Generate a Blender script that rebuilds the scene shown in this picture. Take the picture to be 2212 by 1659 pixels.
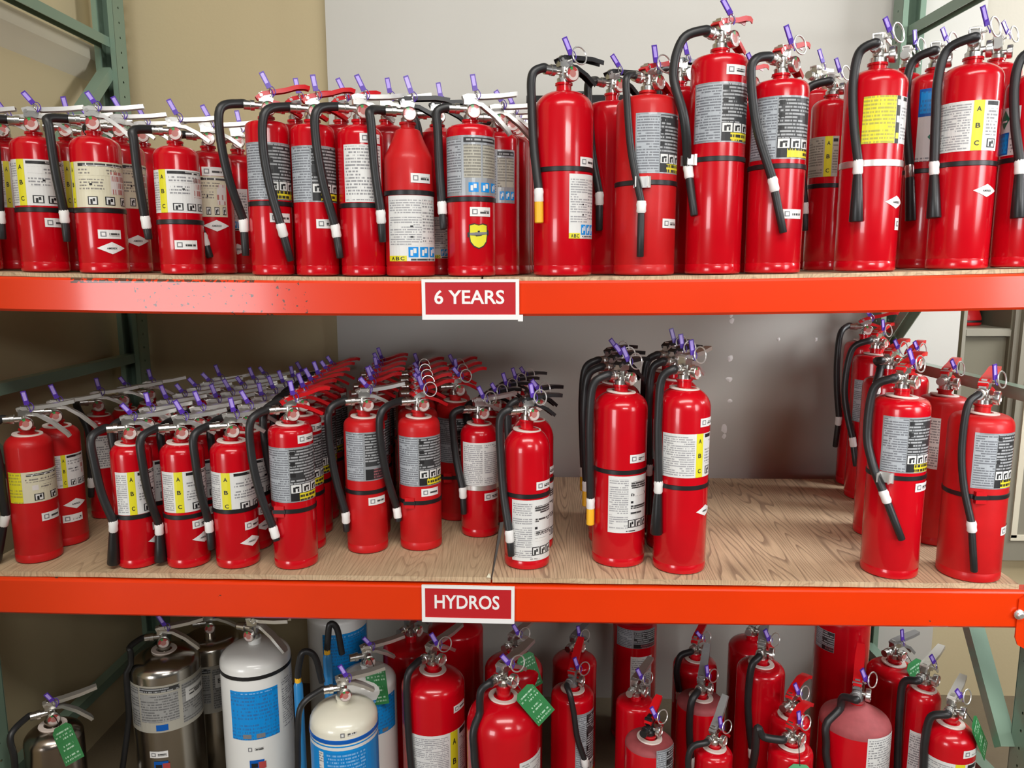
import bpy, bmesh, math, random
from mathutils import Vector, Matrix

for o in list(bpy.data.objects):
    bpy.data.objects.remove(o, do_unlink=True)
scene = bpy.context.scene
COL = scene.collection
rad = math.radians
RNG = random.Random(7)

# ------------------------------------------------------------------ camera, world, lights, exposure
CAM_LOC = (0.1435, -1.8727, 1.7603)
CAM_ROT = ((0.999290, -0.003207, 0.037543), (0.037587, 0.154935, -0.987209), (-0.002650, 0.987919, 0.154946))
CAM_LENS = 26.996

cam_data = bpy.data.cameras.new('camera'); cam_data.sensor_fit = 'HORIZONTAL'; cam_data.sensor_width = 36; cam_data.lens = CAM_LENS
cam_data.clip_start = .05
cam = bpy.data.objects.new('camera', cam_data); COL.objects.link(cam)
cam.matrix_world = Matrix.Translation(CAM_LOC) @ Matrix(CAM_ROT).to_4x4()
scene.camera = cam

world = bpy.data.worlds.new('world'); scene.world = world; world.use_nodes = True
bg = world.node_tree.nodes['Background']; bg.inputs[0].default_value = (1.0, .97, .92, 1); bg.inputs[1].default_value = .07

def area(name, loc, target, sx, sy, power, color=(1, 1, 1)):
    d = bpy.data.lights.new(name, 'AREA'); d.shape = 'RECTANGLE'; d.size = sx; d.size_y = sy; d.energy = power; d.color = color
    o = bpy.data.objects.new(name, d); COL.objects.link(o); o.location = loc
    o.rotation_euler = (Vector(target) - Vector(loc)).to_track_quat('-Z', 'Y').to_euler()
    return o
area('ceiling_light_panels', (.5, -2.9, 4.7), (.2, .2, 1.0), 4.2, .9, 168, (1, .97, .92))
area('panel_fill_behind', (1.5, -4.3, 2.95), (1.0, 1.0, 1.1), 1.6, .5, 13, (1, .98, .95)).data.spread = rad(80)  # added fill lamp, brightens the grey panel behind the middle shelf
area('daylight_doorway', (-3.68, -6.0, 1.25), (-.4, 0, 1.35), 1.9, 1.9, 145, (.97, .98, 1.0))
area('side_daylight', (3.3, .1, 2.75), (.2, .9, 1.5), .9, .9, 80, (.96, .98, 1.0))
sw = area('panel_fill_side', (2.9, -1.8, 1.95), (.8, 1.05, 1.2), 1.1, 1.3, 6, (.97, .98, 1.0)); sw.data.spread = rad(48)  # added narrow-beam fill from the right, lifts the panel and spares the left
scene.view_settings.view_transform = 'Standard'; scene.view_settings.look = 'None'
scene.view_settings.gamma = 1.0; scene.view_settings.exposure = 0.0
scene.view_settings.use_curve_mapping = False

# ------------------------------------------------------------------ materials
MATS = {}
def new_mat(name):
    m = bpy.data.materials.new(name); m.use_nodes = True
    MATS[name] = m
    return m, m.node_tree.nodes, m.node_tree.links, m.node_tree.nodes['Principled BSDF']
def plain(name, col, rough=.5, metal=0, coat=0, var=0, scale=30, bump=0, coat_rough=.08, transmission=0, spec=.5):
    m, n, l, b = new_mat(name)
    b.inputs['Base Color'].default_value = (*col, 1); b.inputs['Roughness'].default_value = rough
    b.inputs['Metallic'].default_value = metal; b.inputs['Coat Weight'].default_value = coat; b.inputs['Coat Roughness'].default_value = coat_rough
    b.inputs['Specular IOR Level'].default_value = spec
    if transmission: b.inputs['Transmission Weight'].default_value = transmission
    if var or bump:
        tc = n.new('ShaderNodeTexCoord'); nz = n.new('ShaderNodeTexNoise'); nz.inputs['Scale'].default_value = scale; nz.inputs['Detail'].default_value = 5
        l.new(tc.outputs['Object'], nz.inputs['Vector'])
        if var:
            mx = n.new('ShaderNodeMix'); mx.data_type = 'RGBA'
            mx.inputs[6].default_value = (*[c * (1 - var) for c in col], 1); mx.inputs[7].default_value = (*[min(1, c * (1 + var)) for c in col], 1)
            l.new(nz.outputs['Fac'], mx.inputs[0]); l.new(mx.outputs[2], b.inputs['Base Color'])
        if bump:
            bp = n.new('ShaderNodeBump'); bp.inputs['Strength'].default_value = bump; bp.inputs['Distance'].default_value = .004
            l.new(nz.outputs['Fac'], bp.inputs['Height']); l.new(bp.outputs[0], b.inputs['Normal'])
    return m
plain('red', (.53, .0012, .008), .24, 0, .4, .10, 14, spec=.35, coat_rough=.06)
plain('red_matte', (.52, .008, .010), .42, 0, .1, .14, 20, spec=.3)
plain('red_lever', (.55, .006, .010), .35, 0, .2, spec=.3)
plain('dusty', (.30, .055, .06), .7, 0, 0, .25, 60, .1)
plain('white', (.78, .78, .75), .3, 0, .4, .03, 10)
plain('cream', (.78, .75, .62), .32, 0, .4, .04, 10)
plain('steel', (.52, .49, .44), .22, 1, 0, .06, 12)
plain('bronze', (.36, .31, .27), .24, 1, 0, .08, 12)
plain('nickel', (.66, .65, .62), .28, 1, 0, .08, 60)
plain('bright_metal', (.80, .79, .76), .33, .85, 0, .05, 60)
plain('grey_metal', (.30, .30, .30), .45, .6, 0, .1, 60)
plain('black_paint', (.012, .012, .013), .35)
plain('rubber', (.016, .016, .017), .42, 0, 0, .25, 40, .05)
plain('horn_black', (.010, .010, .011), .38)
plain('yellow', (.85, .46, .02), .4)
plain('white_plastic', (.80, .79, .77), .4)
plain('collar', (.72, .62, .56), .55, 0, 0, .1, 40)
plain('seal_dark', (.085, .03, .36), .3)
plain('seal_face', (.44, .33, .80), .25)
plain('gauge_glass', (.66, .55, .52), .12, 0, .6)
plain('gauge_pink', (.50, .20, .18), .12, 0, .6)
plain('gauge_red', (.45, .06, .06), .2, 0, .5)
plain('gauge_green', (.05, .30, .08), .2, 0, .5)
plain('tag_green', (.025, .20, .055), .5, 0, 0, .1, 30)
plain('tag_pale', (.12, .42, .20), .5, 0, 0, .1, 30)
plain('ink', (.012, .012, .013), .45)
plain('ink_grey', (.20, .20, .21), .45)
plain('paper', (.72, .72, .70), .42, 0, 0, .04, 40)
plain('paper_cream', (.66, .62, .46), .42, 0, 0, .05, 40)
plain('label_silver', (.34, .36, .38), .34, .3)
plain('label_tan', (.42, .40, .34), .4)
plain('label_yellow', (.72, .66, .02), .4)
plain('label_blue', (.0, .26, .70), .35)
plain('label_deepblue', (.0, .10, .45), .35)
plain('label_green', (.0, .16, .085), .4)
plain('blue_tube', (.02, .22, .52), .35, 0, .3)
plain('sign_red', (.50, .012, .018), .35, 0, .2)
plain('acrylic_white', (.86, .85, .84), .3, 0, .3)
plain('board_black', (.010, .010, .010), .85)
plain('rust', (.05, .022, .012), .8)

def textmat(name, paper, ink, pitch=.0075, dens=.46, fill=.52, metal=0):
    m, n, l, b = new_mat(name)
    b.inputs['Roughness'].default_value = .42; b.inputs['Metallic'].default_value = metal
    uv = n.new('ShaderNodeUVMap'); sp = n.new('ShaderNodeSeparateXYZ'); l.new(uv.outputs[0], sp.inputs[0])
    def math_(op, a, bb):
        q = n.new('ShaderNodeMath'); q.operation = op
        for i, v in enumerate((a, bb)):
            if isinstance(v, (int, float)): q.inputs[i].default_value = v
            elif v is not None: l.new(v, q.inputs[i])
        return q.outputs[0]
    row = math_('DIVIDE', sp.outputs[1], pitch)
    fr = math_('FRACT', row, None); fl = math_('FLOOR', row, None)
    inrow = math_('LESS_THAN', fr, fill)
    cx = n.new('ShaderNodeCombineXYZ'); l.new(math_('MULTIPLY', sp.outputs[0], 260.), cx.inputs[0]); l.new(math_('MULTIPLY', fl, 5.3), cx.inputs[1])
    nz = n.new('ShaderNodeTexNoise'); nz.inputs['Scale'].default_value = 1; nz.inputs['Detail'].default_value = 2; l.new(cx.outputs[0], nz.inputs['Vector'])
    word = math_('GREATER_THAN', nz.outputs['Fac'], dens)
    cy = n.new('ShaderNodeCombineXYZ'); l.new(math_('MULTIPLY', fl, .37), cy.inputs[0]); l.new(math_('MULTIPLY', sp.outputs[0], 9.), cy.inputs[1])
    n2 = n.new('ShaderNodeTexNoise'); n2.inputs['Scale'].default_value = 1; l.new(cy.outputs[0], n2.inputs['Vector'])
    para = math_('GREATER_THAN', n2.outputs['Fac'], .40)
    f = math_('MULTIPLY', math_('MULTIPLY', inrow, word), para)
    mx = n.new('ShaderNodeMix'); mx.data_type = 'RGBA'; mx.inputs[6].default_value = (*paper, 1); mx.inputs[7].default_value = (*ink, 1)
    l.new(f, mx.inputs[0]); l.new(mx.outputs[2], b.inputs['Base Color'])
    return m
textmat('txt_white', (.72, .72, .70), (.26, .26, .27))
textmat('txt_white_small', (.70, .70, .68), (.34, .34, .35), .0058, .42)
textmat('txt_cream', (.66, .62, .46), (.22, .20, .17))
textmat('txt_silver', (.40, .43, .46), (.16, .17, .19), .0062, .40)
textmat('txt_dark', (.035, .036, .038), (.36, .37, .38), .0078, .42)
textmat('txt_darkred', (.05, .03, .033), (.30, .10, .11), .0078, .42)
textmat('txt_yellow', (.72, .66, .02), (.42, .38, .05), .0085, .45)
textmat('txt_yellow_ink', (.72, .60, .02), (.03, .03, .02), .011, .44, .6)
textmat('txt_blue', (.0, .27, .72), (.02, .16, .45), .011, .50)
textmat('txt_blue_w', (.0, .22, .60), (.20, .45, .80), .010, .48)
textmat('txt_tan', (.42, .40, .33), (.20, .19, .16), .007, .40)
textmat('txt_grey', (.33, .33, .32), (.15, .15, .15), .0085, .44)
textmat('txt_tag', (.025, .20, .055), (.42, .62, .46), .010, .50, .45)
textmat('txt_tag_pale', (.12, .42, .20), (.30, .58, .38), .010, .55, .4)
textmat('blot', (.70, .66, .64), (.45, .16, .14), .016, .50, .8)
textmat('smear', (.74, .73, .70), (.05, .05, .05), .0062, .40, .8)

def rack_paint(name, col, chip, amount, rough=.35):
    m, n, l, b = new_mat(name)
    b.inputs['Roughness'].default_value = rough; b.inputs['Specular IOR Level'].default_value = .25; b.inputs['Coat Weight'].default_value = .55; b.inputs['Coat Roughness'].default_value = .13
    tc = n.new('ShaderNodeTexCoord'); nz = n.new('ShaderNodeTexNoise'); nz.inputs['Scale'].default_value = 34; nz.inputs['Detail'].default_value = 6
    l.new(tc.outputs['Object'], nz.inputs['Vector'])
    rp = n.new('ShaderNodeValToRGB'); rp.color_ramp.elements[0].position = amount; rp.color_ramp.elements[1].position = amount + .02
    l.new(nz.outputs['Fac'], rp.inputs[0])
    n2 = n.new('ShaderNodeTexNoise'); n2.inputs['Scale'].default_value = 3; n2.inputs['Detail'].default_value = 3; l.new(tc.outputs['Object'], n2.inputs['Vector'])
    m1 = n.new('ShaderNodeMix'); m1.data_type = 'RGBA'; m1.inputs[6].default_value = (*[c * .86 for c in col], 1); m1.inputs[7].default_value = (*[min(1, c * 1.12) for c in col], 1)
    l.new(n2.outputs['Fac'], m1.inputs[0])
    m2 = n.new('ShaderNodeMix'); m2.data_type = 'RGBA'; m2.inputs[7].default_value = (*chip, 1)
    fac = rp.outputs[0]
    if name == 'orange':                     # a stretch of scratches and chipped paint on the upper beam
        sp = n.new('ShaderNodeSeparateXYZ'); l.new(tc.outputs['Object'], sp.inputs[0])
        def mth(op, a, b_):
            q = n.new('ShaderNodeMath'); q.operation = op
            for i, v in enumerate((a, b_)):
                if isinstance(v, (int, float)): q.inputs[i].default_value = v
                else: l.new(v, q.inputs[i])
            return q.outputs[0]
        n3 = n.new('ShaderNodeTexNoise'); n3.inputs['Scale'].default_value = 75; n3.inputs['Detail'].default_value = 4; l.new(tc.outputs['Object'], n3.inputs['Vector'])
        here = mth('MULTIPLY', mth('MULTIPLY', mth('GREATER_THAN', sp.outputs[0], -.86), mth('LESS_THAN', sp.outputs[0], -.42)), mth('GREATER_THAN', sp.outputs[2], 1.3))
        edge = mth('MULTIPLY', mth('MULTIPLY', mth('GREATER_THAN', sp.outputs[0], -1.02), mth('LESS_THAN', sp.outputs[0], -.56)), mth('GREATER_THAN', sp.outputs[2], 1.716))
        w1 = mth('MULTIPLY', here, mth('GREATER_THAN', n3.outputs['Fac'], .635)); w2 = mth('MULTIPLY', edge, mth('GREATER_THAN', n3.outputs['Fac'], .47))
        fac = mth('MAXIMUM', mth('MAXIMUM', w1, w2), rp.outputs[0])
    l.new(fac, m2.inputs[0]); l.new(m1.outputs[2], m2.inputs[6]); l.new(m2.outputs[2], b.inputs['Base Color'])
    return m
rack_paint('orange', (.74, .036, .0), (.10, .035, .02), .73, .34)
rack_paint('green_paint', (.185, .275, .205), (.06, .06, .05), .72, .4)

def wallmat(name, a, bcol, scale, bump=.1, rough=.75):
    m, n, l, b = new_mat(name); b.inputs['Roughness'].default_value = rough
    tc = n.new('ShaderNodeTexCoord'); nz = n.new('ShaderNodeTexNoise'); nz.inputs['Scale'].default_value = scale; nz.inputs['Detail'].default_value = 6
    l.new(tc.outputs['Object'], nz.inputs['Vector'])
    mx = n.new('ShaderNodeMix'); mx.data_type = 'RGBA'; mx.inputs[6].default_value = (*a, 1); mx.inputs[7].default_value = (*bcol, 1)
    l.new(nz.outputs['Fac'], mx.inputs[0]); l.new(mx.outputs[2], b.inputs['Base Color'])
    n2 = n.new('ShaderNodeTexNoise'); n2.inputs['Scale'].default_value = 90; l.new(tc.outputs['Object'], n2.inputs['Vector'])
    bp = n.new('ShaderNodeBump'); bp.inputs['Strength'].default_value = bump; bp.inputs['Distance'].default_value = .003
    l.new(n2.outputs['Fac'], bp.inputs['Height']); l.new(bp.outputs[0], b.inputs['Normal'])
wallmat('wall_tan', (.50, .42, .25), (.55, .46, .28), 2.0)
wallmat('panel_grey', (.445, .435, .395), (.50, .488, .445), 2.2, .05, .5)
wallmat('wall_beige', (.40, .375, .31), (.45, .42, .35), 2.0)
wallmat('floor_brown', (.12, .09, .055), (.18, .14, .085), 6, .3, .7)
wallmat('cabinet_beige', (.22, .205, .155), (.25, .23, .175), 3, .05, .5)
wallmat('cabinet_dark', (.13, .12, .08), (.17, .155, .105), 3, .05, .6)  # darker than the beige to shade the cabinet recess; also on its fixed panel
wallmat('ledge_white', (.62, .57, .44), (.66, .61, .47), 4, .1, .7)

def woodmat(name, light, dark, seed):
    m, n, l, b = new_mat(name); b.inputs['Roughness'].default_value = .6
    tc = n.new('ShaderNodeTexCoord'); mp = n.new('ShaderNodeMapping'); mp.inputs['Scale'].default_value = (1.5, .13, 1); mp.inputs['Location'].default_value = (seed, seed * .7, 0)
    mp.inputs['Rotation'].default_value = (0, 0, rad(-3))
    l.new(tc.outputs['Object'], mp.inputs['Vector'])
    nz = n.new('ShaderNodeTexNoise'); nz.inputs['Scale'].default_value = 3.6; nz.inputs['Detail'].default_value = 1.6; l.new(mp.outputs[0], nz.inputs['Vector'])
    mu = n.new('ShaderNodeMath'); mu.operation = 'MULTIPLY'; mu.inputs[1].default_value = 52; l.new(nz.outputs['Fac'], mu.inputs[0])
    fr = n.new('ShaderNodeMath'); fr.operation = 'FRACT'; l.new(mu.outputs[0], fr.inputs[0])
    rp = n.new('ShaderNodeValToRGB'); e = rp.color_ramp.elements; e[0].position = 0; e[0].color = (*light, 1); e[1].position = .66; e[1].color = (*light, 1)
    e2 = rp.color_ramp.elements.new(.9); e2.color = (*dark, 1)
    l.new(fr.outputs[0], rp.inputs[0])
    mp2 = n.new('ShaderNodeMapping'); mp2.inputs['Scale'].default_value = (220, 9, 1); l.new(tc.outputs['Object'], mp2.inputs['Vector'])
    n2 = n.new('ShaderNodeTexNoise'); n2.inputs['Scale'].default_value = 1; n2.inputs['Detail'].default_value = 3; l.new(mp2.outputs[0], n2.inputs['Vector'])
    mx = n.new('ShaderNodeMix'); mx.data_type = 'RGBA'; mx.blend_type = 'MULTIPLY'; mx.inputs[0].default_value = .35
    r2 = n.new('ShaderNodeValToRGB'); r2.color_ramp.elements[0].position = .35; r2.color_ramp.elements[0].color = (.4, .35, .3, 1); r2.color_ramp.elements[1].position = .6
    l.new(n2.outputs['Fac'], r2.inputs[0]); l.new(rp.outputs[0], mx.inputs[6]); l.new(r2.outputs[0], mx.inputs[7]); l.new(mx.outputs[2], b.inputs['Base Color'])
woodmat('plywood', (.62, .45, .285), (.36, .245, .155), 3.1)
woodmat('plywood_plain', (.56, .42, .26), (.44, .32, .195), 9.4)

# ------------------------------------------------------------------ mesh helpers
class MB:
    def __init__(s): s.v = []; s.f = []; s.m = []; s.uv = []; s.names = []
    def mi(s, name):
        if name not in s.names: s.names.append(name)
        return s.names.index(name)
    def face(s, idx, mat, uvs=None):
        s.f.append(tuple(idx)); s.m.append(s.mi(mat)); s.uv.append(uvs)
    def add(s, verts, faces, mat):
        b = len(s.v); s.v += [tuple(v) for v in verts]
        for f in faces: s.face([b + i for i in f], mat)
    def box(s, c, d, mat, rot=None):
        x, y, z = d[0] / 2, d[1] / 2, d[2] / 2
        vs = [Vector((a, b, e)) for a in (-x, x) for b in (-y, y) for e in (-z, z)]
        if rot is not None: vs = [rot @ v for v in vs]
        s.add([v + Vector(c) for v in vs], [(0, 1, 3, 2), (4, 6, 7, 5), (0, 4, 5, 1), (2, 3, 7, 6), (0, 2, 6, 4), (1, 5, 7, 3)], mat)
    def lathe(s, prof, mat, seg=24, axis='Z', c=(0, 0, 0), cap=True, rot=None, mats=None):
        b = len(s.v); n = len(prof)
        for r, h in prof:
            for i in range(seg):
                a = 2 * math.pi * i / seg
                p = Vector((r * math.cos(a), r * math.sin(a), h))
                if axis == 'Y': p = Vector((p.x, -p.z, p.y))      # profile height runs towards -Y
                elif axis == 'X': p = Vector((-p.z, p.x, p.y))    # towards -X
                if rot is not None: p = rot @ p
                s.v.append(tuple(p + Vector(c)))
        for k in range(n - 1):
            mm = mats[k] if mats else mat
            for i in range(seg):
                j = (i + 1) % seg
                s.face((b + k * seg + i, b + k * seg + j, b + (k + 1) * seg + j, b + (k + 1) * seg + i), mm)
        if cap:
            if prof[0][0] > 1e-5: s.face([b + i for i in range(seg)][::-1], mats[0] if mats else mat)
            if prof[-1][0] > 1e-5: s.face([b + (n - 1) * seg + i for i in range(seg)], mats[-1] if mats else mat)
    def tube(s, pts, r, mat, seg=10, cap=True):
        pts = [Vector(p) for p in pts]; n = len(pts); b = len(s.v)
        rr = r if isinstance(r, (list, tuple)) else [r] * n
        t0 = (pts[1] - pts[0]).normalized()
        nv = t0.orthogonal().normalized()
        for k in range(n):
            t = (pts[min(k + 1, n - 1)] - pts[max(k - 1, 0)])
            t = t.normalized() if t.length > 1e-9 else t0
            nv = (nv - t * nv.dot(t)).normalized(); bv = t.cross(nv)
            for i in range(seg):
                a = 2 * math.pi * i / seg
                s.v.append(tuple(pts[k] + (nv * math.cos(a) + bv * math.sin(a)) * rr[k]))
        for k in range(n - 1):
            for i in range(seg):
                j = (i + 1) % seg
                s.face((b + k * seg + i, b + k * seg + j, b + (k + 1) * seg + j, b + (k + 1) * seg + i), mat)
        if cap:
            s.face([b + i for i in range(seg)][::-1], mat); s.face([b + (n - 1) * seg + i for i in range(seg)], mat)
    def torus(s, R, r, mat, c=(0, 0, 0), rot=None, seg=20, ss=8):
        b = len(s.v)
        for i in range(seg):
            a = 2 * math.pi * i / seg
            for j in range(ss):
                t = 2 * math.pi * j / ss
                p = Vector(((R + r * math.cos(t)) * math.cos(a), (R + r * math.cos(t)) * math.sin(a), r * math.sin(t)))
                if rot is not None: p = rot @ p
                s.v.append(tuple(p + Vector(c)))
        for i in range(seg):
            for j in range(ss):
                i2 = (i + 1) % seg; j2 = (j + 1) % ss
                s.face((b + i * ss + j, b + i2 * ss + j, b + i2 * ss + j2, b + i * ss + j2), mat)
    def channel(s, path, w, h, t, mat, taper=None):
        """U-channel swept along a path in XZ; the open side faces down."""
        n = len(path); b = len(s.v)
        for k, (x, z) in enumerate(path):
            x0, z0 = path[max(k - 1, 0)]; x1, z1 = path[min(k + 1, n - 1)]
            l = math.hypot(x1 - x0, z1 - z0) or 1; nx, nz = -(z1 - z0) / l, (x1 - x0) / l
            f = taper[k] if taper else 1
            ww = w * f / 2
            for y, d in ((-ww, -h), (-ww, 0), (ww, 0), (ww, -h), (ww - t, -h), (ww - t, -t), (-ww + t, -t), (-ww + t, -h)):
                s.v.append((x + nx * d, y, z + nz * d))
        for k in range(n - 1):
            for i in range(8):
                j = (i + 1) % 8
                s.face((b + k * 8 + i, b + (k + 1) * 8 + i, b + (k + 1) * 8 + j, b + k * 8 + j), mat)
        for e in (0, n - 1):
            q = [b + e * 8 + i for i in range(8)]
            for g in ((0, 1, 6, 7), (1, 2, 5, 6), (2, 3, 4, 5)): s.face([q[i] for i in g], mat)
    def mesh(s, name, smooth=40):
        me = bpy.data.meshes.new(name); me.from_pydata(s.v, [], s.f)
        for nm in s.names: me.materials.append(MATS[nm])
        me.polygons.foreach_set('material_index', s.m)
        if any(u is not None for u in s.uv):
            ul = me.uv_layers.new(name='UVMap'); k = 0
            for p, u in zip(me.polygons, s.uv):
                for q in range(len(p.vertices)):
                    if u: ul.data[p.loop_start + q].uv = u[q]
        me.validate(); me.update()
        if smooth:
            me.shade_smooth(); me.set_sharp_from_angle(angle=rad(smooth))
        return me
    def build(s, name, parent=None, smooth=40, **kw):
        return link(name, s.mesh(name, smooth), parent, **kw)

def link(name, me, parent=None, loc=None, rz=None, label=None, category=None, group=None, kind=None):
    o = bpy.data.objects.new(name, me); COL.objects.link(o)
    if parent is not None: o.parent = parent
    if loc: o.location = loc
    if rz: o.rotation_euler = (0, 0, rz)
    for k, v in (('label', label), ('category', category), ('group', group), ('kind', kind)):
        if v: o[k] = v
    return o
def thing(name, label, category, loc=(0, 0, 0), group=None, rz=0):
    return link(name, None, None, loc, rz, label, category, group)
def spline(P, n=8):
    P = [Vector(p) for p in P]; Q = [P[0] * 2 - P[1]] + P + [P[-1] * 2 - P[-2]]; out = []
    for i in range(1, len(Q) - 2):
        for k in range(n):
            t = k / n; a, b, c, d = Q[i - 1:i + 3]
            out.append(.5 * ((2 * b) + (c - a) * t + (2 * a - 5 * b + 4 * c - d) * t * t + (3 * b - a - 3 * c + d) * t ** 3))
    out.append(P[-1]); return out

GLYPH = {}
def glyphs(text, bold=0):
    """flat outline mesh of a word set in the built-in font: verts, faces, width, height"""
    key = (text, bold)
    if key in GLYPH: return GLYPH[key]
    cu = bpy.data.curves.new('glyph', 'FONT'); cu.body = text; cu.size = 1; cu.resolution_u = 3; cu.offset = bold
    o = bpy.data.objects.new('glyph', cu); COL.objects.link(o)
    dg = bpy.context.evaluated_depsgraph_get(); me = bpy.data.meshes.new_from_object(o.evaluated_get(dg))
    vs = [(v.co.x, v.co.y) for v in me.vertices]; fs = [tuple(p.vertices) for p in me.polygons]
    bpy.data.objects.remove(o); bpy.data.curves.remove(cu); bpy.data.meshes.remove(me)
    x0 = min(v[0] for v in vs); y0 = min(v[1] for v in vs); w = max(v[0] for v in vs) - x0; h = max(v[1] for v in vs) - y0
    GLYPH[key] = ([((x - x0) / w, (y - y0) / h) for x, y in vs], fs, w, h)
    return GLYPH[key]

# ------------------------------------------------------------------ labels printed on cylinders
def picto(u0, v0, u1, v1):
    du, dv = u1 - u0, v1 - v0
    return [(u0, v0, u1, v1, 'ink', 1), (u0 + du * .12, v0 + dv * .10, u1 - du * .12, v1 - dv * .10, 'paper', 2),
            (u0 + du * .26, v0 + dv * .12, u0 + du * .48, v0 + dv * .66, 'ink', 3), (u0 + du * .52, v0 + dv * .42, u0 + du * .74, v0 + dv * .78, 'ink', 3)]
def wpicto(u0, v0, u1, v1):
    du, dv = u1 - u0, v1 - v0
    return [(u0, v0, u1, v1, 'paper', 2), (u0 + du * .18, v0 + dv * .1, u0 + du * .42, v0 + dv * .72, 'ink', 3), (u0 + du * .42, v0 + dv * .55, u0 + du * .8, v0 + dv * .78, 'ink', 3),
            (u0 + du * .62, v0 + dv * .15, u0 + du * .78, v0 + dv * .5, 'ink', 3)]
def bpicto(u0, v0, u1, v1):
    du, dv = u1 - u0, v1 - v0
    return [(u0, v0, u1, v1, 'label_blue', 1), (u0 + du * .2, v0 + dv * .15, u0 + du * .45, v0 + dv * .7, 'paper', 2), (u0 + du * .5, v0 + dv * .4, u0 + du * .8, v0 + dv * .85, 'paper', 2)]
def abc(u, w):
    return [(u, 0, u + w, 1, 'label_yellow', 1)] + [(u + w * .28, v, u + w * .72, v + .10, '@' + c, 2) for c, v in (('A', .78), ('B', .45), ('C', .10))]
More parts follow.
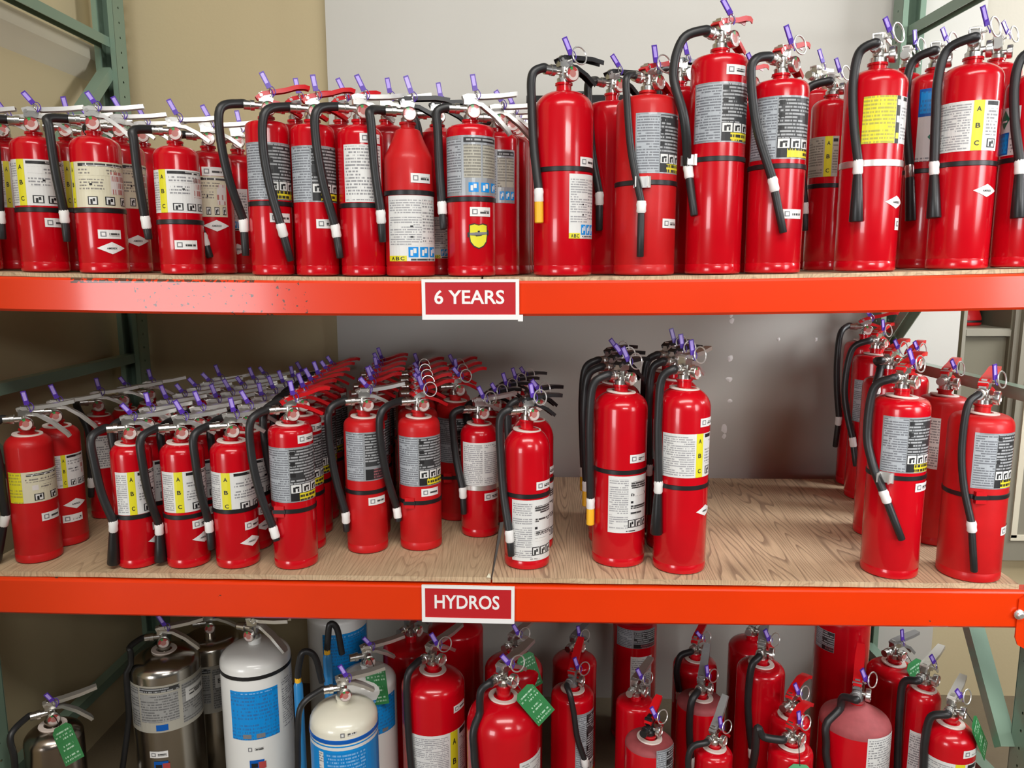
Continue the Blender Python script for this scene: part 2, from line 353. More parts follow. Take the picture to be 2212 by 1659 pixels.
LABELS = {
 'abc': [(0, 0, 1, 1, 'paper', 0), (.01, .05, .17, .94, 'txt_white_small', 1)] + abc(.18, .13) + [(.34, .90, .62, .965, 'ink', 1), (.62, .90, .97, .965, 'smear', 1),
   (.36, .70, .86, .84, 'txt_white', 1), (.36, .42, .68, .62, 'txt_white', 1), (.56, .53, .60, .57, 'ink', 2), (.76, .36, .96, .82, 'blot', 1)] + picto(.40, .05, .56, .22) + picto(.62, .05, .78, .22) + picto(.82, .05, .96, .22),
 'cream': [(0, 0, 1, 1, 'paper_cream', 0)] + abc(.03, .10) + [(.22, .90, .30, .965, 'ink', 1), (.30, .90, .97, .965, 'smear', 1), (.22, .70, .78, .84, 'txt_cream', 1), (.22, .36, .58, .62, 'txt_cream', 1), (.38, .48, .42, .53, 'ink', 2), (.68, .30, .96, .80, 'blot', 1)]
   + picto(.34, .05, .48, .24) + picto(.58, .05, .73, .24) + picto(.83, .05, .95, .24),
 'abcl': [(0, 0, 1, 1, 'paper', 0), (.02, .06, .26, .94, 'txt_white_small', 1)] + abc(.29, .15) + [(.50, .90, .74, .97, 'ink', 1), (.74, .90, 1, .97, 'smear', 1), (.50, .60, .95, .82, 'txt_white', 1), (.50, .30, .95, .52, 'txt_white', 1), (.80, .50, .88, .55, 'ink', 2)]
   + picto(.58, .05, .76, .22) + picto(.82, .05, .98, .22),
 'abcwide': [(0, 0, 1, 1, 'paper_cream', 0), (0, 0, .28, 1, 'txt_yellow', 1), (.36, .86, .96, .93, 'smear', 1), (.34, .66, .94, .80, 'txt_cream', 1), (.44, .40, .54, .56, 'blot', 1), (.58, .42, .94, .56, 'txt_cream', 1)] + picto(.46, .06, .62, .28) + picto(.74, .06, .90, .28),
 'silver': [(0, 0, 1, 1, 'label_silver', 0), (.03, .03, .44, .97, 'txt_silver', 1), (.46, .33, .985, .97, 'txt_dark', 1), (.46, .02, .985, .33, 'ink', 1), (.47, .86, .55, .93, 'ink', 2), (.47, .66, .55, .73, 'ink', 2), (.47, .46, .55, .53, 'ink', 2)]
   + wpicto(.47, .17, .63, .32) + wpicto(.65, .17, .80, .32) + wpicto(.82, .17, .975, .32) + [(.60, .02, .975, .16, 'txt_yellow_ink', 2)],
 'silverb': [(0, 0, 1, 1, 'label_silver', 0), (.03, .03, .40, .97, 'txt_silver', 1), (.44, .30, .985, .97, 'txt_dark', 1), (.44, .02, .60, .24, 'ink', 1), (.60, .02, .985, .24, 'txt_darkred', 1)],
 'white': [(0, 0, 1, 1, 'paper', 0), (.04, .03, .96, .97, 'txt_white', 1)],
 'white2': [(0, 0, 1, 1, 'paper', 0), (.04, .03, .49, .97, 'txt_white_small', 1), (.53, .03, .97, .97, 'txt_white_small', 1)],
 'white3': [(0, 0, 1, 1, 'white', 0), (.05, .05, .95, .95, 'txt_white', 1)],
 'kidde': [(0, 0, 1, 1, 'paper', 0), (.04, .24, .62, .94, 'txt_white_small', 1), (.64, .28, .96, .94, 'txt_white', 1), (.42, .52, .47, .545, 'ink', 2), (.42, .36, .47, .385, 'ink', 2), (.66, .88, .96, .93, 'blot', 1)]
   + bpicto(.38, .06, .55, .22) + bpicto(.58, .06, .75, .22) + bpicto(.78, .06, .95, .22) + [(.0, .0, .35, .085, 'label_yellow', 1), (.06, .015, .13, .07, '@A', 2), (.15, .015, .22, .07, '@B', 2), (.24, .015, .31, .07, '@C', 2), (.42, .01, .95, .045, 'smear', 1)],
 'kidde2': [(0, 0, 1, 1, 'paper', 0), (.03, .06, .44, .95, 'txt_white_small', 1), (.50, .78, .95, .90, 'smear', 1), (.50, .64, .95, .70, 'smear', 1), (.50, .52, .56, .56, 'ink', 1), (.50, .42, .95, .49, 'smear', 1), (.50, .32, .80, .37, 'smear', 1)]
   + picto(.44, .09, .61, .23) + picto(.62, .09, .79, .23) + picto(.80, .09, .97, .23) + [(.40, .02, .62, .04, 'smear', 1)],
 'buck': [(0, 0, 1, 1, 'label_silver', 0), (.03, .06, .34, .94, 'txt_silver', 1), (.38, .885, .96, .965, 'ink', 1), (.42, .90, .92, .95, 'txt_dark', 2), (.38, .30, .64, .85, 'txt_tan', 1), (.67, .30, .96, .85, 'txt_tan', 1)]
   + bpicto(.45, .06, .60, .22) + bpicto(.64, .06, .79, .22) + bpicto(.83, .06, .97, .22),
 'tan': [(0, 0, 1, 1, 'label_tan', 0), (.03, .04, .58, .96, 'txt_tan', 1)] + abc(.62, .20) + [(.84, .86, .97, .94, 'ink', 1), (.84, .1, .98, .8, 'txt_tan', 1)],
 'yelabc': [(0, 0, 1, 1, 'paper', 0), (0, 0, .62, 1, 'txt_yellow', 1), (.63, .0, .72, 1, 'ink', 1), (.64, .80, .71, .92, 'paper', 2), (.64, .44, .71, .58, 'paper', 2), (.64, .1, .71, .22, 'label_yellow', 2), (.80, .90, .94, .98, 'ink', 1), (.76, .08, .99, .86, 'txt_white', 1)],
 'whiteyel': [(0, 0, 1, 1, 'paper', 0), (.03, .04, .58, .95, 'txt_white_small', 1)] + abc(.61, .14) + [(.79, .90, .97, .98, 'ink', 1), (.79, .30, .97, .84, 'txt_white', 1)] + picto(.82, .06, .96, .24),
 'bluewh': [(0, 0, 1, 1, 'paper', 0), (0, .62, 1, 1, 'label_deepblue', 1), (.05, .66, .95, .96, 'txt_blue', 2), (.32, .15, 1, .52, '#label_green', 1), (0, 0, 1, .06, 'txt_white', 1)],
 'greenrh': [(0, 0, 1, 1, 'paper', 0), (.06, .55, .60, .96, '#label_green', 1), (.20, .70, .48, .74, 'paper', 2), (0, .02, .62, .48, 'label_deepblue', 1), (.05, .05, .58, .45, 'txt_blue', 2), (.66, .05, .97, .92, 'txt_white', 1)],
 'blue': [(0, 0, 1, 1, 'txt_blue', 0), (.08, .91, .92, .965, 'txt_blue_w', 1), (.25, .03, .42, .12, 'ink_grey', 1), (.52, .03, .69, .12, 'ink_grey', 1)],
 'bluewrap': [(0, 0, 1, 1, 'label_blue', 0), (.02, .95, .98, .985, 'paper', 1), (.30, .05, .72, .92, 'txt_blue_w', 1), (.20, .05, .26, .92, 'txt_white', 1)],
 'gray': [(0, 0, 1, 1, 'label_tan', 0), (.20, .86, .62, .96, 'txt_dark', 1), (.03, .1, .18, .95, 'txt_grey', 1), (.20, .22, .60, .82, 'txt_grey', 1), (.64, .08, .97, .92, 'txt_grey', 1), (.68, .52, .97, .80, 'paper', 2), (.72, .62, .94, .72, 'smear', 3), (.36, .04, .48, .17, 'label_deepblue', 2)],
}
def cyl_label(R, a0, a1, z0, z1, rects):
    mb = MB()
    def P(u, v, lay):
        a = rad(a0 + (a1 - a0) * u); r = R + .0005 + .00035 * lay
        return (r * math.cos(a), r * math.sin(a), z0 + (z1 - z0) * v), (rad(a0 + (a1 - a0) * u) * R, z0 + (z1 - z0) * v)
    for u0, v0, u1, v1, mat, lay in rects:
        if mat[0] == '@':
            vs, fs, w, h = glyphs(mat[1:], .022); b = len(mb.v)
            for x, y in vs: mb.v.append(P(u0 + (u1 - u0) * x, v0 + (v1 - v0) * y, lay)[0])
            for f in fs: mb.face([b + i for i in f], 'ink', [(0, 0)] * len(f))
            continue
        n = max(1, math.ceil(abs(a1 - a0) * (u1 - u0) / 8)); dia = mat[0] == '#'
        m = mat[1:] if dia else mat
        if dia:                                    # lozenge, cut into upright strips that follow the curve
            vm = (v0 + v1) / 2; n = 8
            for k in range(n):
                ta, tb = k / n, (k + 1) / n; ha, hb = [(v1 - v0) / 2 * (1 - abs(2 * q - 1)) for q in (ta, tb)]
                ua, ub = u0 + (u1 - u0) * ta, u0 + (u1 - u0) * tb
                q = [P(ua, vm - ha, lay), P(ub, vm - hb, lay), P(ub, vm + hb, lay), P(ua, vm + ha, lay)]
                q = [p for i, p in enumerate(q) if not (ha < 1e-9 and i == 3) and not (hb < 1e-9 and i == 2)]
                b = len(mb.v); mb.v += [p[0] for p in q]; mb.face(range(b, b + len(q)), m, [p[1] for p in q])
            continue
        for k in range(n):
            ua, ub = u0 + (u1 - u0) * k / n, u0 + (u1 - u0) * (k + 1) / n
            q = [P(ua, v0, lay), P(ub, v0, lay), P(ub, v1, lay), P(ua, v1, lay)]
            b = len(mb.v); mb.v += [p[0] for p in q]; mb.face((b, b + 1, b + 2, b + 3), m, [p[1] for p in q])
    return mb
def small_mark(R, kind, az, z):
    """service stickers and emblems, sized in metres"""
    def patch(w, h, rects): 
        d = math.degrees(w / R) / 2
        return cyl_label(R, az - d, az + d, z - h / 2, z + h / 2, rects)
    if kind == 'sticker':
        return patch(.054, .022, [(0, 0, 1, 1, 'white_plastic', 2), (.10, .22, .34, .78, 'ink_grey', 3), (.145, .33, .295, .67, 'white_plastic', 4), (.46, .30, .92, .62, 'smear', 3)])
    if kind == 'smallst':
        return patch(.022, .028, [(0, 0, 1, 1, 'white_plastic', 2), (.25, .3, .75, .75, 'ink_grey', 3), (.35, .4, .65, .65, 'white_plastic', 4)])
    if kind == 'plainst':
        return patch(.048, .018, [(.05, .15, .28, .85, 'ink_grey', 2), (.10, .28, .23, .72, 'white', 3), (.45, .3, .95, .7, 'smear', 2)])
    if kind == 'diamond':
        return patch(.068, .030, [(0, 0, 1, 1, '#white_plastic', 2), (.32, .40, .68, .56, '@AMEREX', 3)])
    if kind == 'bluemark':
        return patch(.046, .034, [(0, .0, .9, 1, 'label_deepblue', 2), (.55, .15, 1, .8, 'gauge_red', 3), (.1, .3, .5, .7, 'ink', 3)])
    if kind == 'shield':
        mb = MB()
        def P(x, y, lay):
            a = rad(az) + x / R; r = R + .0012 + .0004 * lay
            return (r * math.cos(a), r * math.sin(a), z + y)
        def poly(o, mat, lay):
            b = len(mb.v); mb.v += [P(0, 0, lay)] + [P(x, y, lay) for x, y in o]
            for i in range(len(o)): mb.face((b, b + 1 + i, b + 1 + (i + 1) % len(o)), mat)
        sh = [(-.021, .024), (-.010, .027), (0, .024), (.010, .027), (.021, .024), (.021, .0), (.019, -.014), (.011, -.024), (0, -.029), (-.011, -.024), (-.019, -.014), (-.021, .0)]
        poly([(x * 1.12, y * 1.1) for x, y in sh], 'ink', 0); poly(sh, 'label_yellow', 1)
        b = [(-.027, -.004), (-.027, .008), (0, .012), (.027, .014), (.027, .002), (0, -.001)]
        poly(b, 'ink', 2); poly([(x * .8, y * .45 + .003) for x, y in b], 'ink_grey', 3)
        return mb

# ------------------------------------------------------------------ the room
def wall_box(name, lo, hi, mat, label=None):
    mb = MB(); mb.box([(a + b) / 2 for a, b in zip(lo, hi)], [b - a for a, b in zip(lo, hi)], mat)
    return mb.build(name, smooth=0, kind='structure', label=label)
wall_box('floor', (-6, -8, -.1), (6, 2.2, 0), 'floor_brown')
wall_box('wall_back', (-1.6, 1.12, 0), (1.735, 1.25, 3.6), 'wall_tan')
wall_box('wall_back', (1.735, 1.12, 0), (3.2, 1.25, .60), 'wall_tan')
wall_box('wall_back', (1.735, 1.12, 1.73), (3.2, 1.25, 3.6), 'wall_beige')
wall_box('wall_back', (2.45, 1.12, .60), (3.2, 1.25, 1.73), 'wall_tan')
wall_box('wall_left', (-1.66, -.85, 0), (-1.51, 1.25, 3.6), 'wall_tan')
mb = MB()   # moulded rail along the left wall
pr = [(-1.512, 2.535), (-1.467, 2.535), (-1.467, 2.486), (-1.512, 2.417)]
for y in (-.85, 1.12): mb.v += [(x, y, z) for x, z in pr]
for i in range(4): mb.face((i, (i + 1) % 4, 4 + (i + 1) % 4, 4 + i), 'ledge_white')
mb.face((3, 2, 1, 0), 'ledge_white'); mb.face((4, 5, 6, 7), 'ledge_white')
mb.build('trim_1', smooth=0, kind='structure')

# large pale sheet standing behind the rack
mb = MB(); mb.box((.532, 1.058, 1.6), (2.345, .012, 3.2), 'panel_grey')
sheet = mb.build('wall_panel', smooth=0, label='tall pale grey sheet standing against the tan wall behind the rack', category='wall panel')
def blob(w, h, seed):
    r = random.Random(seed); mb = MB(); n = 9; ring = []
    for i in range(n):
        a = 2 * math.pi * i / n; q = .75 + .5 * r.random(); ring.append((w * q * math.cos(a), h * q * math.sin(a)))
    mb.v = [(0, -.0016, 0)] + [(x, 0, z) for x, z in ring]
    for i in range(n): mb.face((0, 1 + i, 1 + (i + 1) % n), 'white_plastic')
    return mb
for i, (x, z, w, h) in enumerate([(.858, 1.565, .006, .010), (.862, 1.545, .010, .010), (.861, 1.403, .009, .014), (.861, 1.322, .014, .010), (.867, 1.240, .011, .007), (.850, 1.128, .010, .018), (.850, 1.100, .008, .010), (1.04, 1.475, .006, .008), (1.179, 1.475, .006, .008)]):
    blob(w, h, i).build('adhesive_spot', sheet, 0, loc=(x, 1.0515, z))

# ------------------------------------------------------------------ upright frames
def holed_face(mb, P, hole, z0, n, pitch, width, mat):
    """strip of n cells with a hole in each; P(s, z) maps strip coordinates to 3D"""
    k = len(hole)
    for c in range(n):
        zb = z0 + c * pitch; b = len(mb.v)
        out = [(-width / 2, 0), (0, 0), (width / 2, 0), (width / 2, pitch / 2), (width / 2, pitch), (0, pitch), (-width / 2, pitch), (-width / 2, pitch / 2)]
        mb.v += [P(s, zb + z) for s, z in out] + [P(s, zb + pitch / 2 + z) for s, z in hole]
        for i in range(8): mb.face((b + i, b + (i + 1) % 8, b + 8 + (i + 1) % 8, b + 8 + i), mat)
TEAR = [(-.006, -.012), (0, -.015), (.006, -.012), (.0095, .004), (.008, .012), (0, .016), (-.008, .012), (-.0095, .004)]
DOT = [(-.003, -.003), (0, -.0042), (.003, -.003), (.0042, 0), (.003, .003), (0, .0042), (-.003, .003), (-.0042, 0)]
def column(X0, X1, yweb, yopen, parent, H=2.95):
    """C-section post: a web pierced with teardrop slots, two flanges with small holes, and returned lips"""
    mb = MB(); n = int(H / .0508); m = 'green_paint'; g = 1 if yopen > yweb else -1; cx = (X0 + X1) / 2
    for off in (0, .0022 * g):
        holed_face(mb, lambda s, z: (cx + s, yweb + off, z), TEAR, .0, n, .0508, X1 - X0, m)
    ym = (yweb + yopen) / 2
    for x in (X0, X1):
        holed_face(mb, lambda s, z: (x, ym + s, z), DOT, .0, n, .0508, abs(yopen - yweb), m)
    top = n * .0508
    for x, d in ((X0, 1), (X1, -1)):
        mb.box((x + d * .009, yopen, top / 2), (.018, .003, top), m)
        mb.box((x + d * .0175, yopen - g * .006, top / 2), (.003, .012, top), m)
    return mb.build('column', parent, 0)
def brace(a, b, w, d, name, parent, mat='green_paint'):
    a, b = Vector(a), Vector(b); t = (b - a).normalized(); x = Vector((1, 0, 0)); nrm = t.cross(x).normalized()
    if nrm.z > 0: nrm = -nrm            # the open side of the channel faces down
    mb = MB(); sec = [(-w / 2, d / 2), (-w / 2, -d / 2), (w / 2, -d / 2), (w / 2, d / 2), (w / 2 - .003, d / 2), (w / 2 - .003, -d / 2 + .003), (-w / 2 + .003, -d / 2 + .003), (-w / 2 + .003, d / 2)]
    for p in (a, b): mb.v += [tuple(p + x * u + nrm * v) for u, v in sec]
    for i in range(8): mb.face((i, (i + 1) % 8, 8 + (i + 1) % 8, 8 + i), mat)
    for e in (0, 8):
        for q in ((0, 1, 6, 7), (1, 2, 5, 6), (2, 3, 4, 5)): mb.face([e + i for i in q], mat)
    return mb.build(name, parent, 0)
def upright(side, label):
    s = side; fr = thing('upright_frame', label, 'rack frame', (0, 0, 0), 'green pallet rack frames')
    X0, X1 = (-1.4475, -1.3715) if s < 0 else (1.3715, 1.4475); X = (X0 + X1) / 2
    XF = X if s < 0 else X + .046      # the right frame stands slightly out of square
    column(X0, X1, 1.0305, .9545, fr); column(X0 + XF - X, X1 + XF - X, .006, .082, fr)
    def xa(y): return XF + (X - XF) * (y - .044) / .946
    for y in (.99, .044):
        mb = MB(); mb.box((xa(y), y, .004), (.12, .12, .008), 'green_paint'); mb.build('foot_plate', fr, 0)
    for z in (2.54, 1.41, .29): brace((xa(.074), .074, z), (xa(.963), .963, z), .038, .034, 'horizontal_brace', fr)
    if s < 0:
        for a, b in (((.955, 2.44), (.09, 1.63)), ((.09, 1.35), (.95, .42))): brace((xa(a[0]), a[0], a[1]), (xa(b[0]), b[0], b[1]), .042, .036, 'diagonal_brace', fr)
    else:
        for a, b in (((.93, 1.485), (.08, 2.22)), ((.85, 1.425), (.075, .465))): brace((X - .006, a[0], a[1]), (X - .006, b[0], b[1]), .044, .036, 'diagonal_brace', fr)
    mb = MB()   # bolt head where the brace meets the post
    mb.lathe([(.011, 0), (.011, .008), (.006, .010), (.006, .016)], 'grey_metal', 6, 'X', (XF - .020, .10, 1.40)); mb.build('brace_bolt', fr)
    return fr
upright(-1, 'green steel rack frame with slotted posts at the left, by the tan side wall')
upright(1, 'green steel rack frame at the right end, with the pale diagonal brace at its foot')

# ------------------------------------------------------------------ beams, boards, signs
def sag(x, s): return -s * max(0, 1 - (x / 1.3715) ** 2)
def beam(label, y0, y1, zb, zt, s, bolts, front=True):
    root = thing('rack_beam', label, 'beam', (0, 0, 0), 'orange rack beams')
    mb = MB(); N = 48; c = .006
    sec = [(y0, zb + c), (y0, zt - c), (y0 + c * .4, zt - c * .3), (y0 + c, zt), (y1 - c, zt), (y1, zt - c), (y1, zb + c), (y1 - c, zb), (y0 + c, zb)]
    if not front: sec = [(2 * ((y0 + y1) / 2) - y, z) for y, z in sec][::-1]
    n = len(sec)
    for i in range(N + 1):
        x = -1.3715 + (2.743 + .046 * front) * i / N
        mb.v += [(x, y, z + sag(x, s)) for y, z in sec]
    for i in range(N):
        for k in range(n): mb.face((i * n + k, i * n + (k + 1) % n, (i + 1) * n + (k + 1) % n, (i + 1) * n + k), 'orange')
    mb.face(range(n), 'orange'); mb.face([N * n + k for k in range(n)][::-1], 'orange')
    mb.build('beam_body', root, 0)
    yf = y0 - .0045 if front else y1 + .0045
    for sx in (-1, 1):                      # end connector plates that hook into the posts
        mb = MB(); o = []; w0, w1, lo, hi = 1.346, 1.436, zb - .052, zt + .05
        for x, z in [(w0, hi), (w0, lo + .030), (w0 + .008, lo + .010), (w0 + .026, lo), (w1 - .026, lo), (w1 - .008, lo + .010), (w1, lo + .030), (w1, hi)]:
            o.append((sx * x, z))
        if front: o = [(sx * x, z) for x, z in [(w0 + .022, zt - .002), (w0, zt - .02), (w0, zb + .004)]] + o[1:7] + [(sx * w1, zt + .012), (sx * (w0 + .022), zt + .012)]
        k = len(o); mb.v = [(x, yf, z) for x, z in o] + [(x, yf + .004 * (1 if front else -1), z) for x, z in o]
        mb.face(range(k), 'orange'); mb.face([k + i for i in range(k)][::-1], 'orange')
        for i in range(k): mb.face((i, k + i, k + (i + 1) % k, (i + 1) % k), 'orange')
        cp = mb.build('end_connector', root, 0)
        if bolts:
            mb = MB(); mb.lathe([(.013, 0), (.013, .003), (.009, .004), (.009, .010), (.006, .013), (.003, .013)], 'bright_metal', 14, 'Y', (sx * 1.349, yf, zb + .041))
            mb.build('bolt', cp)
    return root
beam('orange rack beam with scuffed glossy paint, carrying the upper red sign', 0, .048, 1.651, 1.7365, .0175, True)
beam('orange rack beam carrying the lower red sign, with a bolt at its right end', 0, .048, .843, .9430, .005, True)
beam('orange rear beam in shadow under the back of the top shelf', .955, 1.0, 1.651, 1.7365, .0175, False, False)
beam('orange rear beam in shadow under the back of the middle shelf', .955, 1.0, .843, .9430, .005, False, False)

def board(label, x0, x1, y0, y1, z, t, s, mat, zfun=None, skew=0):
    mb = MB(); N = 28; M = 5; r = random.Random(int(x0 * 100) + 5)
    Z = zfun or (lambda x: z + sag(x, s))
    for lay in (0, 1):
        for i in range(N + 1):
            for j in range(M + 1):
                x = x0 + (x1 - x0) * i / N; y = y0 + (y1 - y0) * j / M
                if j == 0: y += r.uniform(-.0012, .0012)
                if i == 0: x += skew * j / M
                mb.v.append((x, y, Z(x) - lay * t))
    W = (N + 1) * (M + 1)
    for i in range(N):
        for j in range(M):
            a = i * (M + 1) + j; q = (a, a + M + 1, a + M + 2, a + 1)
            mb.face(q, mat); mb.face([W + k for k in q][::-1], 'plywood_plain')
    edge = [i * (M + 1) for i in range(N + 1)] + [N * (M + 1) + j for j in range(1, M + 1)] + [i * (M + 1) + M for i in range(N - 1, -1, -1)] + [j for j in range(M - 1, 0, -1)]
    for k in range(len(edge)):
        a, b = edge[k], edge[(k + 1) % len(edge)]; mb.face((a, W + a, W + b, b), 'plywood_plain')
    return mb.build('shelf_board', smooth=0, label=label, category='shelf board', group='plywood shelf boards')
def deck_u(x): return .10 + 1.6475 - .0195 * (1 - (x / 1.37) ** 2)
board('plywood board under the extinguishers at the left of the top shelf', -1.368, -.003, .006, .975, 0, .0095, 0, 'plywood_plain', deck_u)
board('plywood board under the extinguishers at the right of the top shelf', .003, 1.368, .006, .975, 0, .0095, 0, 'plywood_plain', deck_u)
board('bare tan plywood board under the left half of the middle shelf, up to the seam', -1.365, .0150, .012, .965, .957, .0135, .0, 'plywood_plain')
board('bare plywood board with bold grain swirls at the right of the middle shelf', .0195, 1.352, .012, .965, .957, .0135, .0, 'plywood', skew=.020)
# the pale splinter at the seam
mb = MB(); mb.v = [(.004, .010, .9575), (.016, .008, .9575), (.0145, .034, .9580), (.010, .018, .9655)]
for f in ((0, 1, 3), (1, 2, 3), (2, 0, 3), (0, 2, 1)): mb.face(f, 'paper_cream')
mb.build('wood_splinter', smooth=0, label='small pale wood splinter at the front of the board seam', category='splinter')

def sign(text, label, x0, x1, z0, z1, tilt, clip=False):
    root = thing('shelf_sign', label, 'sign', ((x0 + x1) / 2, -.0005, (z0 + z1) / 2), 'red shelf signs'); root.rotation_euler = (0, rad(tilt), 0)
    w, h = x1 - x0, z1 - z0
    mb = MB(); bw, bb, bt = .0085, .0125, .0075
    mb.box((0, -.003, 0), (w, .004, h), 'acrylic_white'); 
    for c, d in (((0, -.0062, -h / 2 + bb / 2), (w, .003, bb)), ((0, -.0062, h / 2 - bt / 2), (w, .003, bt)), ((-w / 2 + bw / 2, -.0062, (bb - bt) / 2), (bw, .003, h - bb - bt)), ((w / 2 - bw / 2, -.0062, (bb - bt) / 2), (bw, .003, h - bb - bt))): mb.box(c, d, 'acrylic_white')
    mb.build('frame', root, 0)
    mb = MB(); mb.box((0, -.0055, (bb - bt) / 2), (w - 2 * bw, .0012, h - bb - bt), 'sign_red'); mb.build('red_panel', root, 0)
    vs, fs, gw, gh = glyphs(text, .018); mb = MB(); tw = w * (.72 if clip else .70); th = (h - bb - bt) * .44 * (1 if clip else .47 / .44); cz = (bb - bt) / 2 + .0035
    n = len(vs)
    for y in (-.0067, -.0060): mb.v += [(-tw / 2 + x * tw - w * .012, y, cz - th / 2 + q * th) for x, q in vs]
    for f in fs: mb.face(f, 'acrylic_white')
    from collections import Counter
    E = Counter(); 
    for f in fs:
        for i in range(len(f)): E[tuple(sorted((f[i], f[(i + 1) % len(f)])))] += 1
    for f in fs:
        for i in range(len(f)):
            a, b = f[i], f[(i + 1) % len(f)]
            if E[tuple(sorted((a, b)))] == 1: mb.face((a, n + a, n + b, b), 'acrylic_white')
    mb.build('lettering', root, 0)
    if clip:
        mb = MB(); mb.box((w / 2 + .003, -.004, -h / 2 + .004), (.012, .006, .016), 'acrylic_white'); mb.build('corner_clip', root, 0)
sign('6 YEARS', 'red sign with white border reading 6 YEARS, on the upper orange beam', -.146, .0905, 1.6255, 1.7235, 0, True)
sign('HYDROS', 'red sign with white border reading HYDROS, on the lower orange beam', -.1625, .0775, .8405, .9405, .45)

# ------------------------------------------------------------------ fire extinguishers
CACHE = {}
def cached(key, name, fn):
    if key not in CACHE: CACHE[key] = fn().mesh(name)
    return CACHE[key]
def body_profile(s):
    R, hs, hn, k = s['r'], s['hs'], s['hn'], s.get('k', 1); sh = s.get('sh', 'dome'); rn = .0175 * k
    p = [(R - .006, 0), (R - .001, .003), (R, .006), (R, .022), (R - .0008, .0235), (R - .0008, .0255), (R, .027)]
    p += [(R, hs * .35), (R, hs * .7), (R, hs)] if sh != 'flat' else [(R, hs * .4), (R, hs * .8), (R, hs - .008)]
    gap = hn - hs
    if sh == 'dome':
        hd = hs + gap * .70
        p += [(rn + (R - rn) * math.cos(t), hs + (hd - hs) * math.sin(t)) for t in [math.pi / 2 * i / 9 for i in range(1, 10)]]
    elif sh == 'cone':
        hd = hs + gap * .84
        p += [(R - .002, hs + .010), (R - .007, hs + .020), (rn + (R - rn) * .52, hs + (hd - hs) * .62), (rn + .012, hd - .004), (rn + .003, hd)]
    else:
        hd = hs + gap * .55; h0 = hs - .008
        p += [(rn + (R - rn) * max(0, math.cos(t)) ** .45, h0 + (hd - h0) * math.sin(t) ** .7) for t in [math.pi / 2 * i / 8 for i in range(1, 9)]]
    p += [(rn, hd + .001), (rn, hn - .006), (rn + .003, hn - .005), (rn + .003, hn), (.001, hn)]
    return p, hd
def mk_body(s):
    mb = MB(); p, hd = body_profile(s); m = s.get('mat', 'red')
    mats = [m] * (len(p) - 1)
    if s.get('dust'): mats = [('dusty' if p[i][1] > s['hs'] - .004 and p[i][0] > .022 else m) for i in range(len(p) - 1)]
    mb.lathe(p, m, 40, mats=mats, cap=False); mb.face(list(range(40))[::-1], m)
    return mb
HEADMAT = {'silver': ('nickel', 'bright_metal', 'bright_metal'), 'red': ('nickel', 'red_lever', 'red_lever'), 'black': ('nickel', 'black_paint', 'black_paint'), 'grey': ('nickel', 'grey_metal', 'grey_metal'),
           'redup': ('grey_metal', 'red_lever', 'red_lever'), 'redup2': ('black_paint', 'red_lever', 'red_lever'), 'redup3': ('nickel', 'red_lever', 'red_lever'), 'greyup': ('nickel', 'grey_metal', 'red_lever')}
LEVER = {'silver': [(-.020, .056), (-.006, .060), (.03, .060), (.075, .064), (.118, .071)], 'red': [(-.024, .046), (-.008, .058), (.015, .064), (.045, .070), (.075, .080), (.095, .082), (.108, .079)],
         'black': [(-.022, .052), (-.006, .060), (.03, .062), (.07, .064), (.105, .060)], 'grey': [(-.020, .056), (-.006, .060), (.03, .062), (.075, .064), (.108, .066)],
         'redup': [(-.022, .048), (-.006, .060), (.02, .078), (.05, .100), (.085, .118)], 'redup2': [(-.022, .044), (-.006, .055), (.02, .066), (.05, .082), (.07, .088)],
         'redup3': [(-.022, .048), (-.006, .060), (.02, .074), (.05, .084), (.085, .082), (.108, .070)], 'greyup': [(-.022, .048), (-.006, .060), (.02, .082), (.04, .108), (.06, .134)]}
HANDLE = {'long': [(.002, .044), (.03, .040), (.065, .014), (.098, -.020), (.104, -.030)], 'silver': [(.002, .044), (.03, .041), (.060, .026), (.088, .006)], 'red': [(.002, .042), (.03, .038), (.06, .026), (.088, .010)], 'black': [(.002, .044), (.03, .041), (.06, .026), (.086, .006)],
          'grey': [(.002, .044), (.03, .042), (.065, .026), (.098, -.004)], 'redup': [(.002, .042), (.03, .036), (.06, .010), (.095, -.018)]}
def mk_valve(k, mat):
    mb = MB()
    mb.lathe([(.0165 * k, 0), (.0165 * k, .010 * k), (.012 * k, .014 * k), (.012 * k, .034 * k), (.010 * k, .036 * k)], mat, 16)
    mb.box((.001 * k, 0, .045 * k), (.034 * k, .021 * k, .020 * k), mat)
    mb.box((.001 * k, 0, .057 * k), (.022 * k, .012 * k, .006 * k), mat)
    mb.lathe([(.0085 * k, .008 * k), (.0085 * k, .026 * k), (.0128 * k, .0265 * k), (.0128 * k, .036 * k), (.0112 * k, .037 * k), (.0112 * k, .052 * k)], mat, 12, 'X', (0, 0, .026 * k))
    mb.lathe([(.004 * k, -.012 * k), (.004 * k, .012 * k)], mat, 8, 'Y', (-.010 * k, 0, .050 * k))
    return mb
def mk_gauge(k):
    mb = MB(); c = (.004 * k, 0, .016 * k)
    mb.lathe([(.006 * k, .008 * k), (.006 * k, .020 * k), (.0165 * k, .021 * k), (.0172 * k, .024 * k), (.0172 * k, .032 * k), (.0155 * k, .034 * k), (.0148 * k, .0325 * k)], 'nickel', 20, 'Y', c, cap=False)
    return mb
